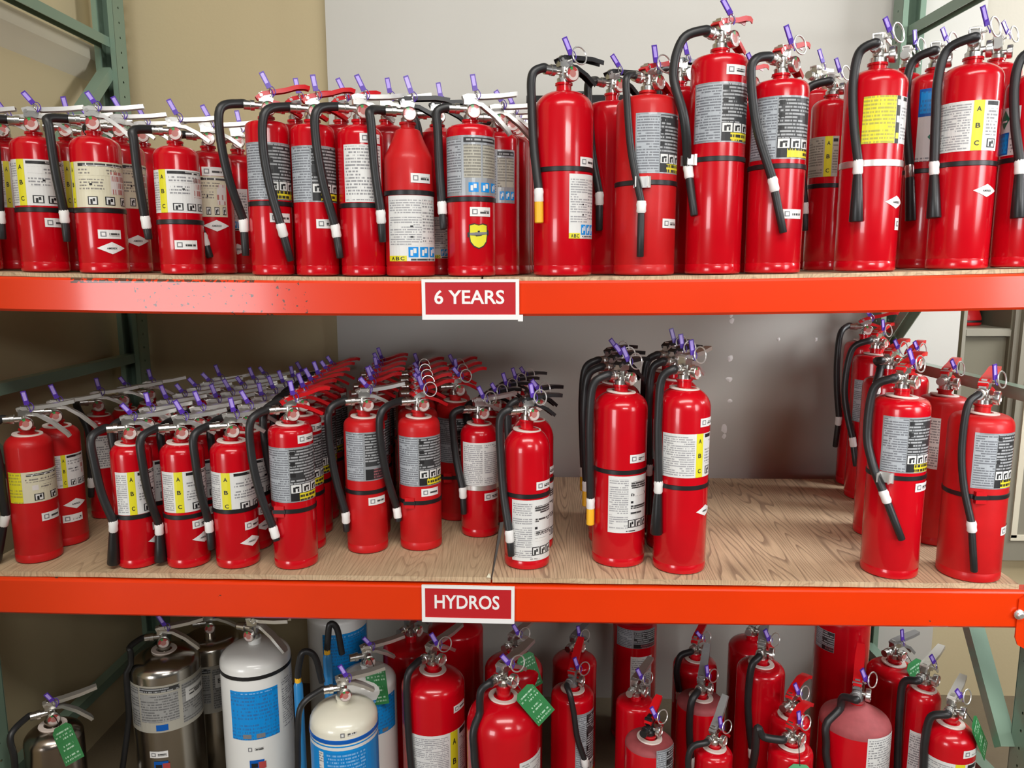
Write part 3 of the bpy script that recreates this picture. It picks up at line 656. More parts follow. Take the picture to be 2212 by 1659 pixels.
def mk_gauge_face(k):
    mb = MB(); c = (.004 * k, -.0322 * k, .016 * k); n = 20; r = .0152 * k
    mb.v = [c] + [(c[0] + r * math.cos(2 * math.pi * i / n), c[1], c[2] + r * math.sin(2 * math.pi * i / n)) for i in range(n)] + [(c[0] + r * .55 * math.cos(2 * math.pi * i / n), c[1] - .0003, c[2] + r * .55 * math.sin(2 * math.pi * i / n)) for i in range(n)]
    for i in range(n):
        j = (i + 1) % n; a = 360 * i / n
        m = 'gauge_green' if 75 <= a < 118 else ('gauge_red' if 118 <= a < 190 or 20 <= a < 75 else 'gauge_glass')
        mb.face((1 + i, 1 + j, 1 + n + j, 1 + n + i), m); mb.face((0, 1 + n + i, 1 + n + j), 'gauge_pink')
    return mb
def mk_lever(k, head, mat):
    mb = MB(); p = [(x * k, z * k) for x, z in LEVER[head]]; n = len(p)
    mb.channel(p, .024 * k, .010 * k, .002 * k, mat, [.85, .95] + [1] * (n - 3) + [.8]); return mb
def mk_handle(k, head, mat):
    mb = MB(); p = [(x * k, z * k) for x, z in HANDLE.get(head, HANDLE['redup' if head.startswith('redup') or head == 'greyup' else 'grey'])]; n = len(p)
    mb.channel(p, .022 * k, .009 * k, .002 * k, mat, [.9] + [1] * (n - 2) + [.75]); return mb
def mk_pin(k, big):
    mb = MB(); R = (.020 if big else .008) * k
    mb.tube([(.012 * k, .014 * k, .050 * k), (.012 * k, -.016 * k, .050 * k)], .0022 * k, 'bright_metal', 6)
    if big: mb.torus(R, .0018 * k, 'bright_metal', (.014 * k + R * .80, -.020 * k, .050 * k + R * .45), Matrix.Rotation(rad(80), 3, 'X') @ Matrix.Rotation(rad(14), 3, 'Y'), 24, 6)
    else: mb.torus(R, .0012 * k, 'nickel', (.012 * k, -.019 * k, .050 * k + R), Matrix.Rotation(rad(70), 3, 'Y'), 16, 5)
    return mb
def mk_seal(k, var, low):
    mb = MB(); t = rad((26, 38, 18, 32, 10)[var]); L = (.040, .034, .042, .030, .038)[var] * k; w = .0125 * k
    d = Vector((-math.sin(t), 0, math.cos(t))); n = Vector((math.cos(t), 0, math.sin(t))); y = Vector((0, 1, 0))
    b = Vector((.010 * k, -.017 * k, (.066 if not low else .060) * k))
    def bar(a0, a1, s0, s1, y0, y1, m):
        vs = [b + d * (L * a) + n * (w * s) + y * q for a in (a0, a1) for s in (s0, s1) for q in (y0, y1)]
        mb.add(vs, [(0, 1, 3, 2), (4, 6, 7, 5), (0, 4, 5, 1), (2, 3, 7, 6), (0, 2, 6, 4), (1, 5, 7, 3)], m)
    bar(0, 1, -.5, -.34, -.0022, .0012, 'seal_dark'); bar(0, 1, .34, .5, -.0022, .0012, 'seal_dark'); bar(.93, 1, -.34, .34, -.0022, .0012, 'seal_dark'); bar(0, .30, -.34, .34, -.0022, .0012, 'seal_dark'); bar(.30, .93, -.34, .34, -.0012, .0008, 'seal_face')
    P = [b + d * .002, b - d * .010 * k + n * .003 * k, Vector((.017 * k, -.019 * k, .046 * k)), Vector((.024 * k, -.014 * k, .058 * k)), Vector((.018 * k, -.012 * k, .070 * k)), b + d * .004]
    mb.tube(spline(P, 4), .0011 * k, 'seal_dark', 5)
    return mb
def mk_hose(s):
    h = s['hose']; k = s.get('k', 1); rz = rad(s['rz']); zv = s['hn'] + .026 * k; r = .0088 if h[0] == 'thin' else .0108
    d = Vector((-math.cos(rz), -math.sin(rz), 0)); up = Vector((0, 0, 1))
    p0 = d * .044 * k + up * zv; p1 = d * .058 * k + up * (zv + .002); lp = Vector(h[1]); cl = Vector(h[2])
    mid = Vector((lp.x * .45 + p1.x * .55, lp.y * .9 + p1.y * .1, zv - (zv - lp.z) * .20)); mid.x += lp.x * .17
    low = lp.lerp(cl, .5); low.x += (lp.x - cl.x) * s.get('bul', .18); low.y += (lp.y - cl.y) * s.get('bul', .18)
    if s.get('bul', 1) < 0: low.y = lp.y - .012
    rr = math.hypot(low.x, low.y); need = s['r'] + r + .001
    if low.z < s['hs'] and 1e-6 < rr < need: low.x *= need / rr; low.y *= need / rr
    pr, _ = body_profile(s)
    def rad_at(z):
        for (r0, z0), (r1, z1) in zip(pr, pr[1:]):
            if z0 <= z <= z1 and z1 > z0: return r0 + (r1 - r0) * (z - z0) / (z1 - z0)
        return 0
    pts = spline([p0, p1, mid, lp, low, cl], 7)
    for q in pts[8:]:
        need = rad_at(q.z) + r + .0005; cur = math.hypot(q.x, q.y)
        if 1e-6 < cur < need: q.x *= need / cur; q.y *= need / cur
    mb = MB(); mb.tube(pts, r, 'rubber', 10); return mb
def mk_ferrule(s):
    h = s['hose']; a = Vector(h[2]); b = Vector(h[3]); t = (b - a).normalized(); k = 1.25 if h[0] != 'thin' else 1
    mb = MB(); mb.tube([a - t * .004, a + t * .004, a + t * .012, a + t * .020 * k, a + t * .024 * k], [.0105, .0122, .0112, .0118, .0095], 'white_plastic' if h[0] != 'hornblk' else 'nickel', 12); return mb
def mk_nozzle(s):
    h = s['hose']; a = Vector(h[2]); b = Vector(h[3]); t = (b - a).normalized(); a = a + t * .022; L = (b - a).length
    q = [a, a + t * L * .15, a + t * L * .5, b - t * .002, b]
    rr, m = {'noz': ([.009, .0098, .0095, .009, .0075], 'rubber'), 'thin': ([.0078, .0085, .0085, .0085, .007], 'rubber'), 'horn': ([.009, .011, .0135, .0165, .0155], 'horn_black'),
             'hornblk': ([.010, .0115, .0122, .013, .012], 'horn_black'), 'yel': ([.010, .0108, .0108, .0108, .009], 'yellow')}[h[0]]
    mb = MB(); mb.tube(q, rr, m, 14); return mb
def mk_band(s):
    z, m = s['band'][:2]; R = s['r']; mm = {'black': 'black_paint', 'silver': 'bright_metal', 'redblk': 'black_paint', 'blue': 'label_deepblue'}[m]; h = .012 if m != 'silver' else .016
    mb = MB(); mb.lathe([(R + .0003, z - h / 2), (R + .0018, z - h / 2 + .001), (R + .0018, z + h / 2 - .001), (R + .0003, z + h / 2)], mm, 40, cap=False)
    if m == 'redblk': mb.box((-R * .35, -R * .95, z), (.026, .012, .030), 'red_lever'); mb.box((-R * .35, -R * .98, z), (.034, .010, .010), 'black_paint')
    return mb
def mk_clip(s):
    z = s['band'][0]; c = Vector(s['hose'][2]); c.z = z; d = Vector((c.x, c.y, 0)).normalized(); a = math.atan2(d.y, d.x)
    mb = MB(); rot = Matrix.Rotation(a, 3, 'Z'); R = s['r']
    mb.box(d * (R + .004), (.006, .040, .026), 'bright_metal', rot)
    for q in (-1, 1): mb.box(d * (R + .013) + rot @ Vector((0, q * .0135, 0)), (.022, .003, .024), 'bright_metal', rot)
    for v in range(len(mb.v)): mb.v[v] = (mb.v[v][0], mb.v[v][1], mb.v[v][2] + z)
    return mb
def mk_collar(s):
    p, hd = body_profile(s); ro = min(.0365 * s.get('k', 1), s['r'] * .72); z = hd
    for i in range(len(p) - 1):
        (r0, z0), (r1, z1) = p[i], p[i + 1]
        if r0 >= ro >= r1 and z0 > s['hs'] * .9: z = z0 + (z1 - z0) * (r0 - ro) / max(1e-6, r0 - r1)
    mb = MB(); rot = Matrix.Rotation(rad(4), 3, 'Y')
    mb.lathe([(ro - .013, .0), (ro, .0), (ro + .001, .002), (ro, .0045), (ro - .013, .0045), (ro - .013, .0)], 'collar', 28, cap=False, rot=rot, c=(0, 0, z)); return mb
def tag_top(s):
    if s['tag'][0] == 'pale': return Vector((.004, -s['r'] - .005, s['hs'] + .004))
    return Vector((.034 + (.020 if s['tag'][2] >= 30 else 0), -.046, s['hn'] + .012))
def mk_tag(s):
    kind, az, tilt = s['tag']; mb = MB(); k = s.get('k', 1); w, h = .062, .108
    if kind == 'pale': w, h = .058, .09
    a = rad(az); R = s['r']; base, txt = ('tag_pale', 'txt_tag_pale') if kind == 'pale' else ('tag_green', 'txt_tag')
    c0 = tag_top(s)
    out = .32 if kind != 'pale' else .0
    rot = Matrix.Rotation(a * .5, 3, 'Z') @ Matrix.Rotation(rad(-tilt), 3, 'Y') @ Matrix.Rotation(-out, 3, 'X')
    def P(x, y, z): return c0 + rot @ Vector((x, y, z))
    c = .012; o = [(-w / 2 + c, 0), (w / 2 - c, 0), (w / 2, -c), (w / 2, -h), (-w / 2, -h), (-w / 2, -c)]; n = len(o)
    mb.v = [tuple(P(x, -.0006, z)) for x, z in o] + [tuple(P(x, .0006, z)) for x, z in o]
    mb.face(range(n)[::-1], base); mb.face([n + i for i in range(n)], base)
    for i in range(n): mb.face((i, (i + 1) % n, n + (i + 1) % n, n + i), base)
    for x0, x1, z0, z1, m in ((-.42, .42, -.40, -.12, txt), (-.30, .30, -.66, -.48, txt), (-.42, .42, -.96, -.74, txt)):
        b = len(mb.v); q = [(x0 * w, z0 * h), (x1 * w, z0 * h), (x1 * w, z1 * h), (x0 * w, z1 * h)]; mb.v += [tuple(P(x, -.0011, z)) for x, z in q]; mb.face((b, b + 1, b + 2, b + 3), m, q)
    return mb
def mk_tie(s):
    c0 = tag_top(s)
    mb = MB(); mb.tube(spline([(0, -.014, s['hn'] + .022), (c0.x * .55, c0.y * .7, s['hn'] + .030), (c0.x, c0.y - .001, c0.z - .004)], 5), .0012, 'black_paint', 5); return mb

PROTO = {}
def extinguisher(code, desc, src, spec):
    s = dict(PROTO.get(src, {})); s.update(spec)
    if code != 'x' and src not in PROTO: PROTO[src] = dict(spec)
    full = src not in CACHE; CACHE[src] = 1
    group = {'U': 'extinguishers on the top shelf', 'M': 'extinguishers on the middle shelf', 'L': 'extinguishers under the lower beam'}[code]
    k = s.get('k', 1); head = s['head']; rz = rad(s['rz']); hn = s['hn']; hm = HEADMAT[head]
    root = thing('fire_extinguisher', desc, 'fire extinguisher', (s['x'], s['y'], s['z']), group, 0 if full else rad(RNG.uniform(-7, 7)))
    key = lambda *a: (src,) + a
    link('cylinder', cached(key('body'), 'cylinder', lambda: mk_body(s)), root)
    hp = dict(loc=(0, 0, hn), rz=rz)
    link('valve', cached(('valve', k, hm[0]), 'valve', lambda: mk_valve(k, hm[0])), root, **hp)
    if s.get('gauge', 1):
        g = link('gauge', cached(('gauge', k), 'gauge', lambda: mk_gauge(k)), root, **hp)
        link('gauge_face', cached(('gface', k), 'gauge_face', lambda: mk_gauge_face(k)), g)
    link('lever', cached(('lever', k, head), 'lever', lambda: mk_lever(k, head, hm[1])), root, **hp)
    hh = 'long' if s.get('long') else head
    link('carry_handle', cached(('handle', k, hh, hm[2]), 'carry_handle', lambda: mk_handle(k, hh, hm[2])), root, **hp)
    big = s.get('ring', 0)
    hq = dict(loc=(0, 0, hn), rz=min(rz, rad(22)))
    link('pull_pin', cached(('pin', k, big), 'pull_pin', lambda: mk_pin(k, big)), root, **hq)
    if s.get('seal', 1):
        v = RNG.randrange(5)
        link('safety_seal', cached(('seal', k, v, big), 'safety_seal', lambda: mk_seal(k, v, big)), root, label='purple plastic seal tab', **hq)
    if s.get('hose'):
        ho = link('hose', cached(key('hose'), 'hose', lambda: mk_hose(s)), root)
        link('hose_ferrule', cached(key('fer'), 'hose_ferrule', lambda: mk_ferrule(s)), ho)
        link('nozzle', cached(key('noz'), 'nozzle', lambda: mk_nozzle(s)), root, label='yellow nozzle' if s['hose'][0] == 'yel' else None)
    if 'band' in s:
        bd = link('strap', cached(key('band'), 'strap', lambda: mk_band(s)), root)
        if len(s['band']) > 2: link('hose_clip', cached(key('clip'), 'hose_clip', lambda: mk_clip(s)), bd)
    if s.get('collar'): link('collar', cached(key('collar'), 'collar', lambda: mk_collar(s)), root, label='pale ring around the neck')
    for i, (t, a0, a1, z0, z1) in enumerate(s.get('lab', [])):
        link('instruction_label', cached(key('lab', i), 'instruction_label', lambda: cyl_label(s['r'], a0, a1, z0, z1, LABELS[t])), root)
    for i, (t, az, z) in enumerate(s.get('st', [])):
        link('service_sticker' if 'st' in t else 'emblem', cached(key('st', i), 'sticker', lambda: small_mark(s['r'], t, az, z)), root)
    if 'tag' in s:
        tg = link('hang_tag', cached(key('tag'), 'hang_tag', lambda: mk_tag(s)), root, label='green card tag with pale print')
        link('tag_tie', cached(key('tie'), 'tag_tie', lambda: mk_tie(s)), tg)
    return root
SPEC = [
('U','red extinguisher cut by the photo edge at the left end of the top shelf','U1',{'x':-1.311,'y':0.085,'z':1.7481,'r':0.0535,'hs':0.307,'hn':0.34,'head':'silver','rz':20,'lab':[('abc',-115,25,0.164,0.272)],'band':(0.152,'black')}),
('U','red extinguisher with white and yellow label, leftmost whole one on the top shelf','U2',{'x':-1.126,'y':0.075,'z':1.7434,'r':0.0553,'hs':0.308,'hn':0.344,'head':'silver','rz':20,'lab':[('abc',-135,22,0.162,0.273)],'st':[('sticker',-23,0.121)],'band':(0.152,'black'),'hose':('noz',(-0.057,-0.064,0.347),(-0.074,-0.048,0.147),(-0.074,-0.048,0.08))}),
('U','red extinguisher with two stickers and cream label, before the green rear post','U3',{'x':-0.972,'y':0.075,'z':1.74,'r':0.0581,'hs':0.308,'hn':0.348,'head':'silver','rz':20,'lab':[('cream',-139,18,0.16,0.269)],'st':[('sticker',-43,0.095),('diamond',-41,0.061)],'band':(0.153,'black'),'hose':('noz',(-0.069,-0.07,0.344),(-0.07,-0.04,0.152),(-0.069,-0.039,0.077)),'long':1}),
('U','short red extinguisher with white label, left of the red-lever pair on the top shelf','U4',{'x':-0.768,'y':0.075,'z':1.7363,'r':0.0539,'hs':0.288,'hn':0.326,'head':'silver','rz':20,'k':0.95,'lab':[('abc',-143,14,0.15,0.253)],'st':[('sticker',-54,0.072)],'band':(0.128,'black'),'hose':('noz',(-0.072,-0.061,0.315),(-0.073,-0.034,0.141),(-0.068,-0.032,0.086))}),
('U','flat-shouldered extinguisher with wide-looping hose, left one of the red-lever pair, top shelf','U5',{'x':-0.535,'y':0.075,'z':1.7332,'r':0.0525,'hs':0.358,'hn':0.385,'head':'red','rz':24,'sh':'flat','lab':[('silver',-143,8,0.183,0.319)],'st':[('sticker',-45,0.14)],'band':(0.174,'black'),'hose':('noz',(-0.09,-0.07,0.336),(-0.063,-0.022,0.136),(-0.062,-0.022,0.048))}),
('U','flat-shouldered extinguisher with silver label, right one of the red-lever pair, top shelf','U6',{'x':-0.421,'y':0.075,'z':1.732,'r':0.0532,'hs':0.349,'hn':0.378,'head':'red','rz':24,'sh':'flat','lab':[('silver',-152,3,0.178,0.311)],'st':[('sticker',-45,0.126)],'hose':('noz',(-0.1,-0.073,0.314),(-0.071,-0.06,0.123),(-0.055,-0.044,0.036))}),
('U','red extinguisher with plain white text label and long front hose, right of the red-lever pair','U7',{'x':-0.303,'y':0.075,'z':1.7312,'r':0.056,'hs':0.336,'hn':0.378,'head':'silver','rz':24,'lab':[('white',-123,-20,0.178,0.313)],'st':[('sticker',-51,0.328)],'band':(0.17,'black'),'hose':('noz',(-0.092,-0.068,0.336),(-0.059,-0.044,0.122),(-0.048,-0.05,0.043))}),
('U','cone-shouldered red extinguisher with black levers and low white label on the top shelf','U8',{'x':-0.185,'y':0.075,'z':1.7306,'r':0.061,'hs':0.278,'hn':0.371,'head':'black','rz':12,'sh':'cone','mat':'red_matte','lab':[('kidde',-136,-2,0.036,0.193)],'st':[('sticker',-51,0.234)],'band':(0.2,'black'),'hose':('noz',(-0.076,-0.066,0.357),(-0.062,-0.053,0.156),(-0.06,-0.048,0.082))}),
('U','red extinguisher with silver wrap label and yellow shield, above the upper red sign','U9',{'x':-0.031,'y':0.075,'z':1.7302,'r':0.0601,'hs':0.346,'hn':0.376,'head':'silver','rz':15,'sh':'flat','lab':[('buck',-159,-6,0.192,0.332)],'st':[('sticker',-62,0.154),('shield',-68,0.097)],'band':(0.184,'black'),'hose':('noz',(-0.077,-0.023,0.346),(-0.07,-0.022,0.178),(-0.066,-0.031,0.114)),'long':1}),
('U','tall red extinguisher with yellow nozzle, right of the upper red sign on the top shelf','U10',{'x':0.197,'y':0.085,'z':1.7306,'r':0.0726,'hs':0.394,'hn':0.461,'head':'black','rz':30,'k':1.05,'lab':[('kidde',-80,-13,0.089,0.241)],'st':[('sticker',-37,0.27)],'band':(0.253,'black'),'hose':('yel',(-0.077,-0.041,0.399),(-0.06,-0.062,0.204),(-0.059,-0.062,0.126)),'ring':1}),
('U','wide red extinguisher with nozzle clipped to its front, left of the tallest one','U11',{'x':0.4,'y':0.085,'z':1.7319,'r':0.0747,'hs':0.405,'hn':0.439,'head':'red','rz':45,'sh':'flat','mat':'red_matte','k':1.05,'lab':[('silver',-118,-19,0.239,0.377)],'st':[('sticker',-43,0.123)],'band':(0.218,'black','clip',1386),'hose':('thin',(-0.057,-0.068,0.407),(-0.02,-0.085,0.17),(-0.02,-0.085,0.043)),'ring':1}),
('U','tallest red extinguisher, standing highest on the top shelf, with red levers','U12',{'x':0.57,'y':0.085,'z':1.7336,'r':0.0676,'hs':0.493,'hn':0.531,'head':'red','rz':45,'sh':'flat','k':1.15,'lab':[('silver',-154,-24,0.308,0.444)],'st':[('sticker',-66,0.471)],'band':(0.271,'black','clip',1489),'hose':('noz',(-0.118,-0.054,0.462),(-0.074,-0.032,0.257),(-0.059,-0.055,0.139)),'bul':-0.1}),
('U','tall red extinguisher with hose slanting across its silver label, right of the tallest one','U13',{'x':0.717,'y':0.085,'z':1.7355,'r':0.067,'hs':0.432,'hn':0.471,'head':'red','rz':45,'sh':'flat','k':1.1,'lab':[('silver',-174,-30,0.267,0.41)],'st':[('sticker',-68,0.14)],'band':(0.251,'black'),'hose':('noz',(-0.088,-0.065,0.453),(-0.03,-0.074,0.22),(0.0,-0.08,0.095)),'ring':1}),
('U','narrow red extinguisher set back, with grey and yellow label, on the top shelf','U14',{'x':0.926,'y':0.33,'z':1.7391,'r':0.0491,'hs':0.432,'hn':0.468,'head':'silver','rz':60,'k':0.95,'lab':[('tan',-188,-78,0.25,0.355)],'band':(0.227,'black'),'hose':('noz',(-0.094,-0.038,0.43),(-0.061,-0.014,0.182),(-0.058,-0.021,0.108)),'ring':1}),
('U','red extinguisher with bright yellow label and silver band on the top shelf','U15',{'x':0.945,'y':0.09,'z':1.7395,'r':0.0702,'hs':0.437,'hn':0.49,'head':'silver','rz':60,'k':1.15,'lab':[('yelabc',-132,-34,0.297,0.404)],'st':[('diamond',-54,0.163),('smallst',-44,0.112)],'band':(0.253,'silver'),'hose':('horn',(-0.071,-0.044,0.437),(-0.055,-0.062,0.256),(-0.052,-0.065,0.117)),'ring':1}),
('U','red extinguisher with blue label, half hidden behind the white-labelled one on the top shelf','U16',{'x':1.156,'y':0.25,'z':1.7441,'r':0.0619,'hs':0.465,'hn':0.51,'head':'silver','rz':60,'k':1.1,'lab':[('bluewh',-143,-69,0.272,0.451)],'band':(0.249,'black'),'hose':('hornblk',(-0.078,-0.023,0.465),(-0.063,-0.041,0.261),(-0.055,-0.051,0.123)),'ring':1}),
('U','red extinguisher with large white label, last whole one on the right, top shelf','U17',{'x':1.168,'y':0.09,'z':1.7444,'r':0.0684,'hs':0.443,'hn':0.495,'head':'silver','rz':60,'k':1.15,'lab':[('whiteyel',-193,-56,0.274,0.387)],'st':[('diamond',-70,0.183)],'band':(0.246,'black'),'hose':('horn',(-0.089,-0.023,0.446),(-0.08,-0.017,0.253),(-0.076,-0.028,0.122)),'ring':1}),
('U','red extinguisher with green diamond and blue block label, cut by the right photo edge','U18',{'x':1.316,'y':0.085,'z':1.7482,'r':0.0627,'hs':0.418,'hn':0.465,'head':'silver','rz':60,'k':1.1,'lab':[('greenrh',-199,-143,0.264,0.375)],'band':(0.252,'black'),'hose':('horn',(-0.071,-0.038,0.423),(-0.052,-0.055,0.245),(-0.047,-0.06,0.115)),'ring':1}),
('U','extinguisher with chrome levers pressed behind the two-sticker one on the top shelf','UB1',{'x':-0.982,'y':0.215,'z':1.7402,'r':0.0575,'hs':0.312,'hn':0.354,'head':'silver','rz':20,'lab':[('cream',-84,17,0.167,0.282)],'st':[('diamond',-37,0.083)],'hose':('noz',(-0.051,-0.05,0.342),(-0.063,-0.034,0.148),(-0.067,-0.036,0.087))}),
('U','extinguisher with chrome levers in the gap behind the leftmost whole one on the top shelf','UB2',{'x':-1.131,'y':0.22,'z':1.7435,'r':0.054,'hs':0.317,'hn':0.353,'head':'silver','rz':20,'lab':[('abc',-92,20,0.167,0.287)],'band':(0.16,'black')}),
('U','chrome-lever extinguisher behind the first two at the left end of the top shelf','UB3',{'x':-1.301,'y':0.22,'z':1.7478,'r':0.0523,'hs':0.314,'hn':0.35,'head':'silver','rz':20,'lab':[('abc',-86,23,0.164,0.284)]}),
('U','extinguisher with sticker above its cream label, behind the short one on the top shelf','UB4',{'x':-0.743,'y':0.21,'z':1.7359,'r':0.0573,'hs':0.294,'hn':0.334,'head':'silver','rz':20,'lab':[('cream',-109,-25,0.148,0.252)],'st':[('sticker',-59,0.264),('diamond',-57,0.125)],'hose':('noz',(-0.055,-0.046,0.32),(0.001,-0.07,0.1),(0.017,-0.068,0.042))}),
('U','dark-shaded extinguisher with grey label left of the red-lever pair, second row, top shelf','UB5',{'x':-0.716,'y':0.345,'z':1.7355,'r':0.0568,'hs':0.301,'hn':0.345,'head':'silver','rz':20,'lab':[('kidde',-122,-49,0.118,0.232)],'st':[('diamond',-83,0.067)]}),
('U','extinguisher in the third row behind the two-sticker one on the top shelf','UB6',{'x':-0.989,'y':0.35,'z':1.7404,'r':0.0548,'hs':0.324,'hn':0.36,'head':'silver','rz':20}),
('U','extinguisher in the third row behind the cream-labelled one, near the green rear post','UB7',{'x':-1.153,'y':0.36,'z':1.744,'r':0.0536,'hs':0.329,'hn':0.364,'head':'silver','rz':20}),
('U','red-lever extinguisher in the second row behind the red-lever pair, left one','UB8',{'x':-0.507,'y':0.215,'z':1.7329,'r':0.0557,'hs':0.372,'hn':0.402,'head':'red','rz':28,'sh':'flat','hose':('noz',(-0.056,-0.046,0.346),(-0.045,-0.052,0.139),(-0.041,-0.055,0.067))}),
('U','red-lever extinguisher in the second row behind the red-lever pair, right one','UB9',{'x':-0.385,'y':0.215,'z':1.7317,'r':0.0563,'hs':0.369,'hn':0.402,'head':'red','rz':28,'sh':'flat'}),
('U','chrome-valved extinguisher in the second row behind the cone-shouldered one','UB10',{'x':-0.266,'y':0.23,'z':1.7309,'r':0.0584,'hs':0.36,'hn':0.405,'head':'silver','rz':10}),
('U','black-lever extinguisher in the second row between the cone-shouldered and shield ones','UB11',{'x':-0.132,'y':0.225,'z':1.7304,'r':0.0586,'hs':0.347,'hn':0.391,'head':'black','rz':10,'sh':'cone','lab':[('kidde',-96,-49,0.044,0.151)],'hose':('noz',(-0.042,-0.059,0.37),(-0.032,-0.064,0.187),(-0.03,-0.065,0.116))}),
('U','extinguisher with slanting chrome lever, first in the row behind the yellow shield one','UBr0',{'x':0.026,'y':0.205,'z':1.7302,'r':0.0593,'hs':0.345,'hn':0.377,'head':'silver','rz':15,'lab':[('buck',-115,-37,0.184,0.317)],'hose':('noz',(-0.075,-0.02,0.331),(-0.063,-0.035,0.187),(-0.061,-0.039,0.115)),'long':1}),
('U','extinguisher with slanting chrome lever, second in the row behind the yellow shield one','UBr1',{'x':0.052,'y':0.355,'z':1.7302,'r':0.0598,'hs':0.358,'hn':0.392,'head':'silver','rz':15,'hose':('noz',(-0.094,-0.023,0.352),(-0.082,-0.003,0.2),(-0.08,-0.003,0.123)),'long':1}),
('U','extinguisher with slanting chrome lever, third in the row behind the yellow shield one','UBr2',{'x':0.058,'y':0.505,'z':1.7302,'r':0.0597,'hs':0.371,'hn':0.406,'head':'silver','rz':15,'hose':('noz',(-0.089,-0.021,0.373),(-0.077,-0.003,0.211),(-0.074,-0.003,0.129))}),
('U','extinguisher with slanting chrome lever, fourth in the row behind the yellow shield one','UBr3',{'x':0.066,'y':0.655,'z':1.7302,'r':0.059,'hs':0.382,'hn':0.418,'head':'silver','rz':15,'hose':('noz',(-0.084,-0.02,0.395),(-0.069,-0.02,0.221),(-0.066,-0.029,0.134))}),
('U','extinguisher with slanting chrome lever, last in the row behind the yellow shield one','UBr4',{'x':0.076,'y':0.805,'z':1.7303,'r':0.0579,'hs':0.392,'hn':0.428,'head':'silver','rz':15,'hose':('noz',(-0.077,-0.017,0.416),(-0.061,-0.037,0.231),(-0.057,-0.042,0.139))}),
('U','dark red extinguisher in shadow behind the yellow-nozzle one on the top shelf','UBg0',{'x':0.328,'y':0.25,'z':1.7313,'r':0.0733,'hs':0.416,'hn':0.469,'head':'black','rz':30,'sh':'flat','hose':('noz',(-0.062,-0.061,0.405),(-0.035,-0.079,0.207),(-0.034,-0.079,0.113))}),
('U','red extinguisher with black hose just left of and behind the tallest one','UBg1',{'x':0.505,'y':0.26,'z':1.7328,'r':0.0723,'hs':0.456,'hn':0.497,'head':'black','rz':40,'sh':'flat','hose':('noz',(-0.063,-0.059,0.474),(-0.052,-0.067,0.31),(-0.047,-0.071,0.205))}),
('U','red extinguisher in shadow between the tallest one and its right neighbour','UBg2',{'x':0.676,'y':0.27,'z':1.7349,'r':0.0663,'hs':0.425,'hn':0.472,'head':'red','rz':45,'sh':'flat'}),
('U','red extinguisher with chrome valve behind the last two on the right of the top shelf','UBg3',{'x':1.313,'y':0.255,'z':1.7481,'r':0.0598,'hs':0.489,'hn':0.528,'head':'silver','rz':60,'ring':1}),
('U','red extinguisher with chrome valve behind the yellow-labelled one on the top shelf','UBg4',{'x':1.158,'y':0.42,'z':1.7441,'r':0.0539,'hs':0.501,'hn':0.551,'head':'silver','rz':60,'ring':1}),
('U','shaded red extinguisher far back in the gap left of the narrow set-back one','UBg5',{'x':0.954,'y':0.55,'z':1.7396,'r':0.065,'hs':0.503,'hn':0.536,'head':'silver','rz':50}),
('M','red extinguisher with dull matte paint, leftmost whole one on the middle shelf','M1',{'x':-1.249,'y':0.115,'z':0.9576,'r':0.0577,'hs':0.318,'hn':0.366,'head':'silver','rz':25,'mat':'red_matte','lab':[('abcwide',-120,24,0.171,0.256)],'st':[('sticker',-15,0.127)],'hose':('horn',(-0.044,-0.061,0.288),(-0.047,-0.052,0.135),(-0.085,-0.059,0.013)),'collar':1,'long':1}),
('M','extinguisher standing right behind the leftmost whole one on the middle shelf','M1b',{'x':-1.247,'y':0.24,'z':0.9576,'r':0.0565,'hs':0.316,'hn':0.362,'head':'silver','rz':25,'mat':'red_matte','lab':[('abc',-73,22,0.174,0.269)],'st':[('diamond',-26,0.123),('sticker',-37,0.082)],'hose':('noz',(-0.044,-0.058,0.298),(-0.068,-0.045,0.097),(-0.074,-0.049,0.013)),'collar':1,'long':1}),
('M','dark-shaded extinguisher standing alone at the back left corner of the middle shelf','M3',{'x':-1.262,'y':0.476,'z':0.9576,'r':0.0461,'hs':0.303,'hn':0.348,'head':'silver','rz':25,'lab':[('white',-92,19,0.166,0.271)],'hose':('noz',(-0.003,-0.06,0.295),(-0.007,-0.059,0.139),(-0.014,-0.057,0.077)),'collar':1}),
('M','red extinguisher with black horn and yellow-striped label, first of three alike on the middle shelf','M4',{'x':-0.949,'y':0.083,'z':0.9576,'r':0.0511,'hs':0.307,'hn':0.35,'head':'silver','rz':25,'lab':[('abcl',-114,18,0.15,0.266)],'st':[('sticker',16,0.108),('diamond',5,0.07)],'band':(0.143,'black'),'hose':('horn',(-0.06,-0.068,0.292),(-0.031,-0.056,0.135),(-0.048,-0.042,0.013)),'collar':1}),
('M','red extinguisher with black horn and yellow-striped label, second of three alike on the middle shelf','M5',{'x':-0.815,'y':0.093,'z':0.9576,'r':0.0557,'hs':0.308,'hn':0.349,'head':'silver','rz':25,'lab':[('abcl',-132,15,0.156,0.266)],'st':[('sticker',-23,0.119),('diamond',-19,0.079)],'band':(0.143,'black'),'hose':('horn',(-0.071,-0.071,0.291),(-0.062,-0.03,0.116),(-0.064,-0.031,0.013)),'collar':1}),
('M','red extinguisher with dark header on yellow-striped label, third of three alike on the middle shelf','M6',{'x':-0.68,'y':0.096,'z':0.9576,'r':0.0568,'hs':0.311,'hn':0.354,'head':'silver','rz':25,'lab':[('abcl',-146,11,0.159,0.265)],'st':[('sticker',-19,0.115),('diamond',-27,0.071)],'band':(0.16,'black'),'hose':('noz',(-0.071,-0.064,0.297),(-0.059,-0.038,0.127),(-0.054,-0.044,0.051)),'collar':1}),
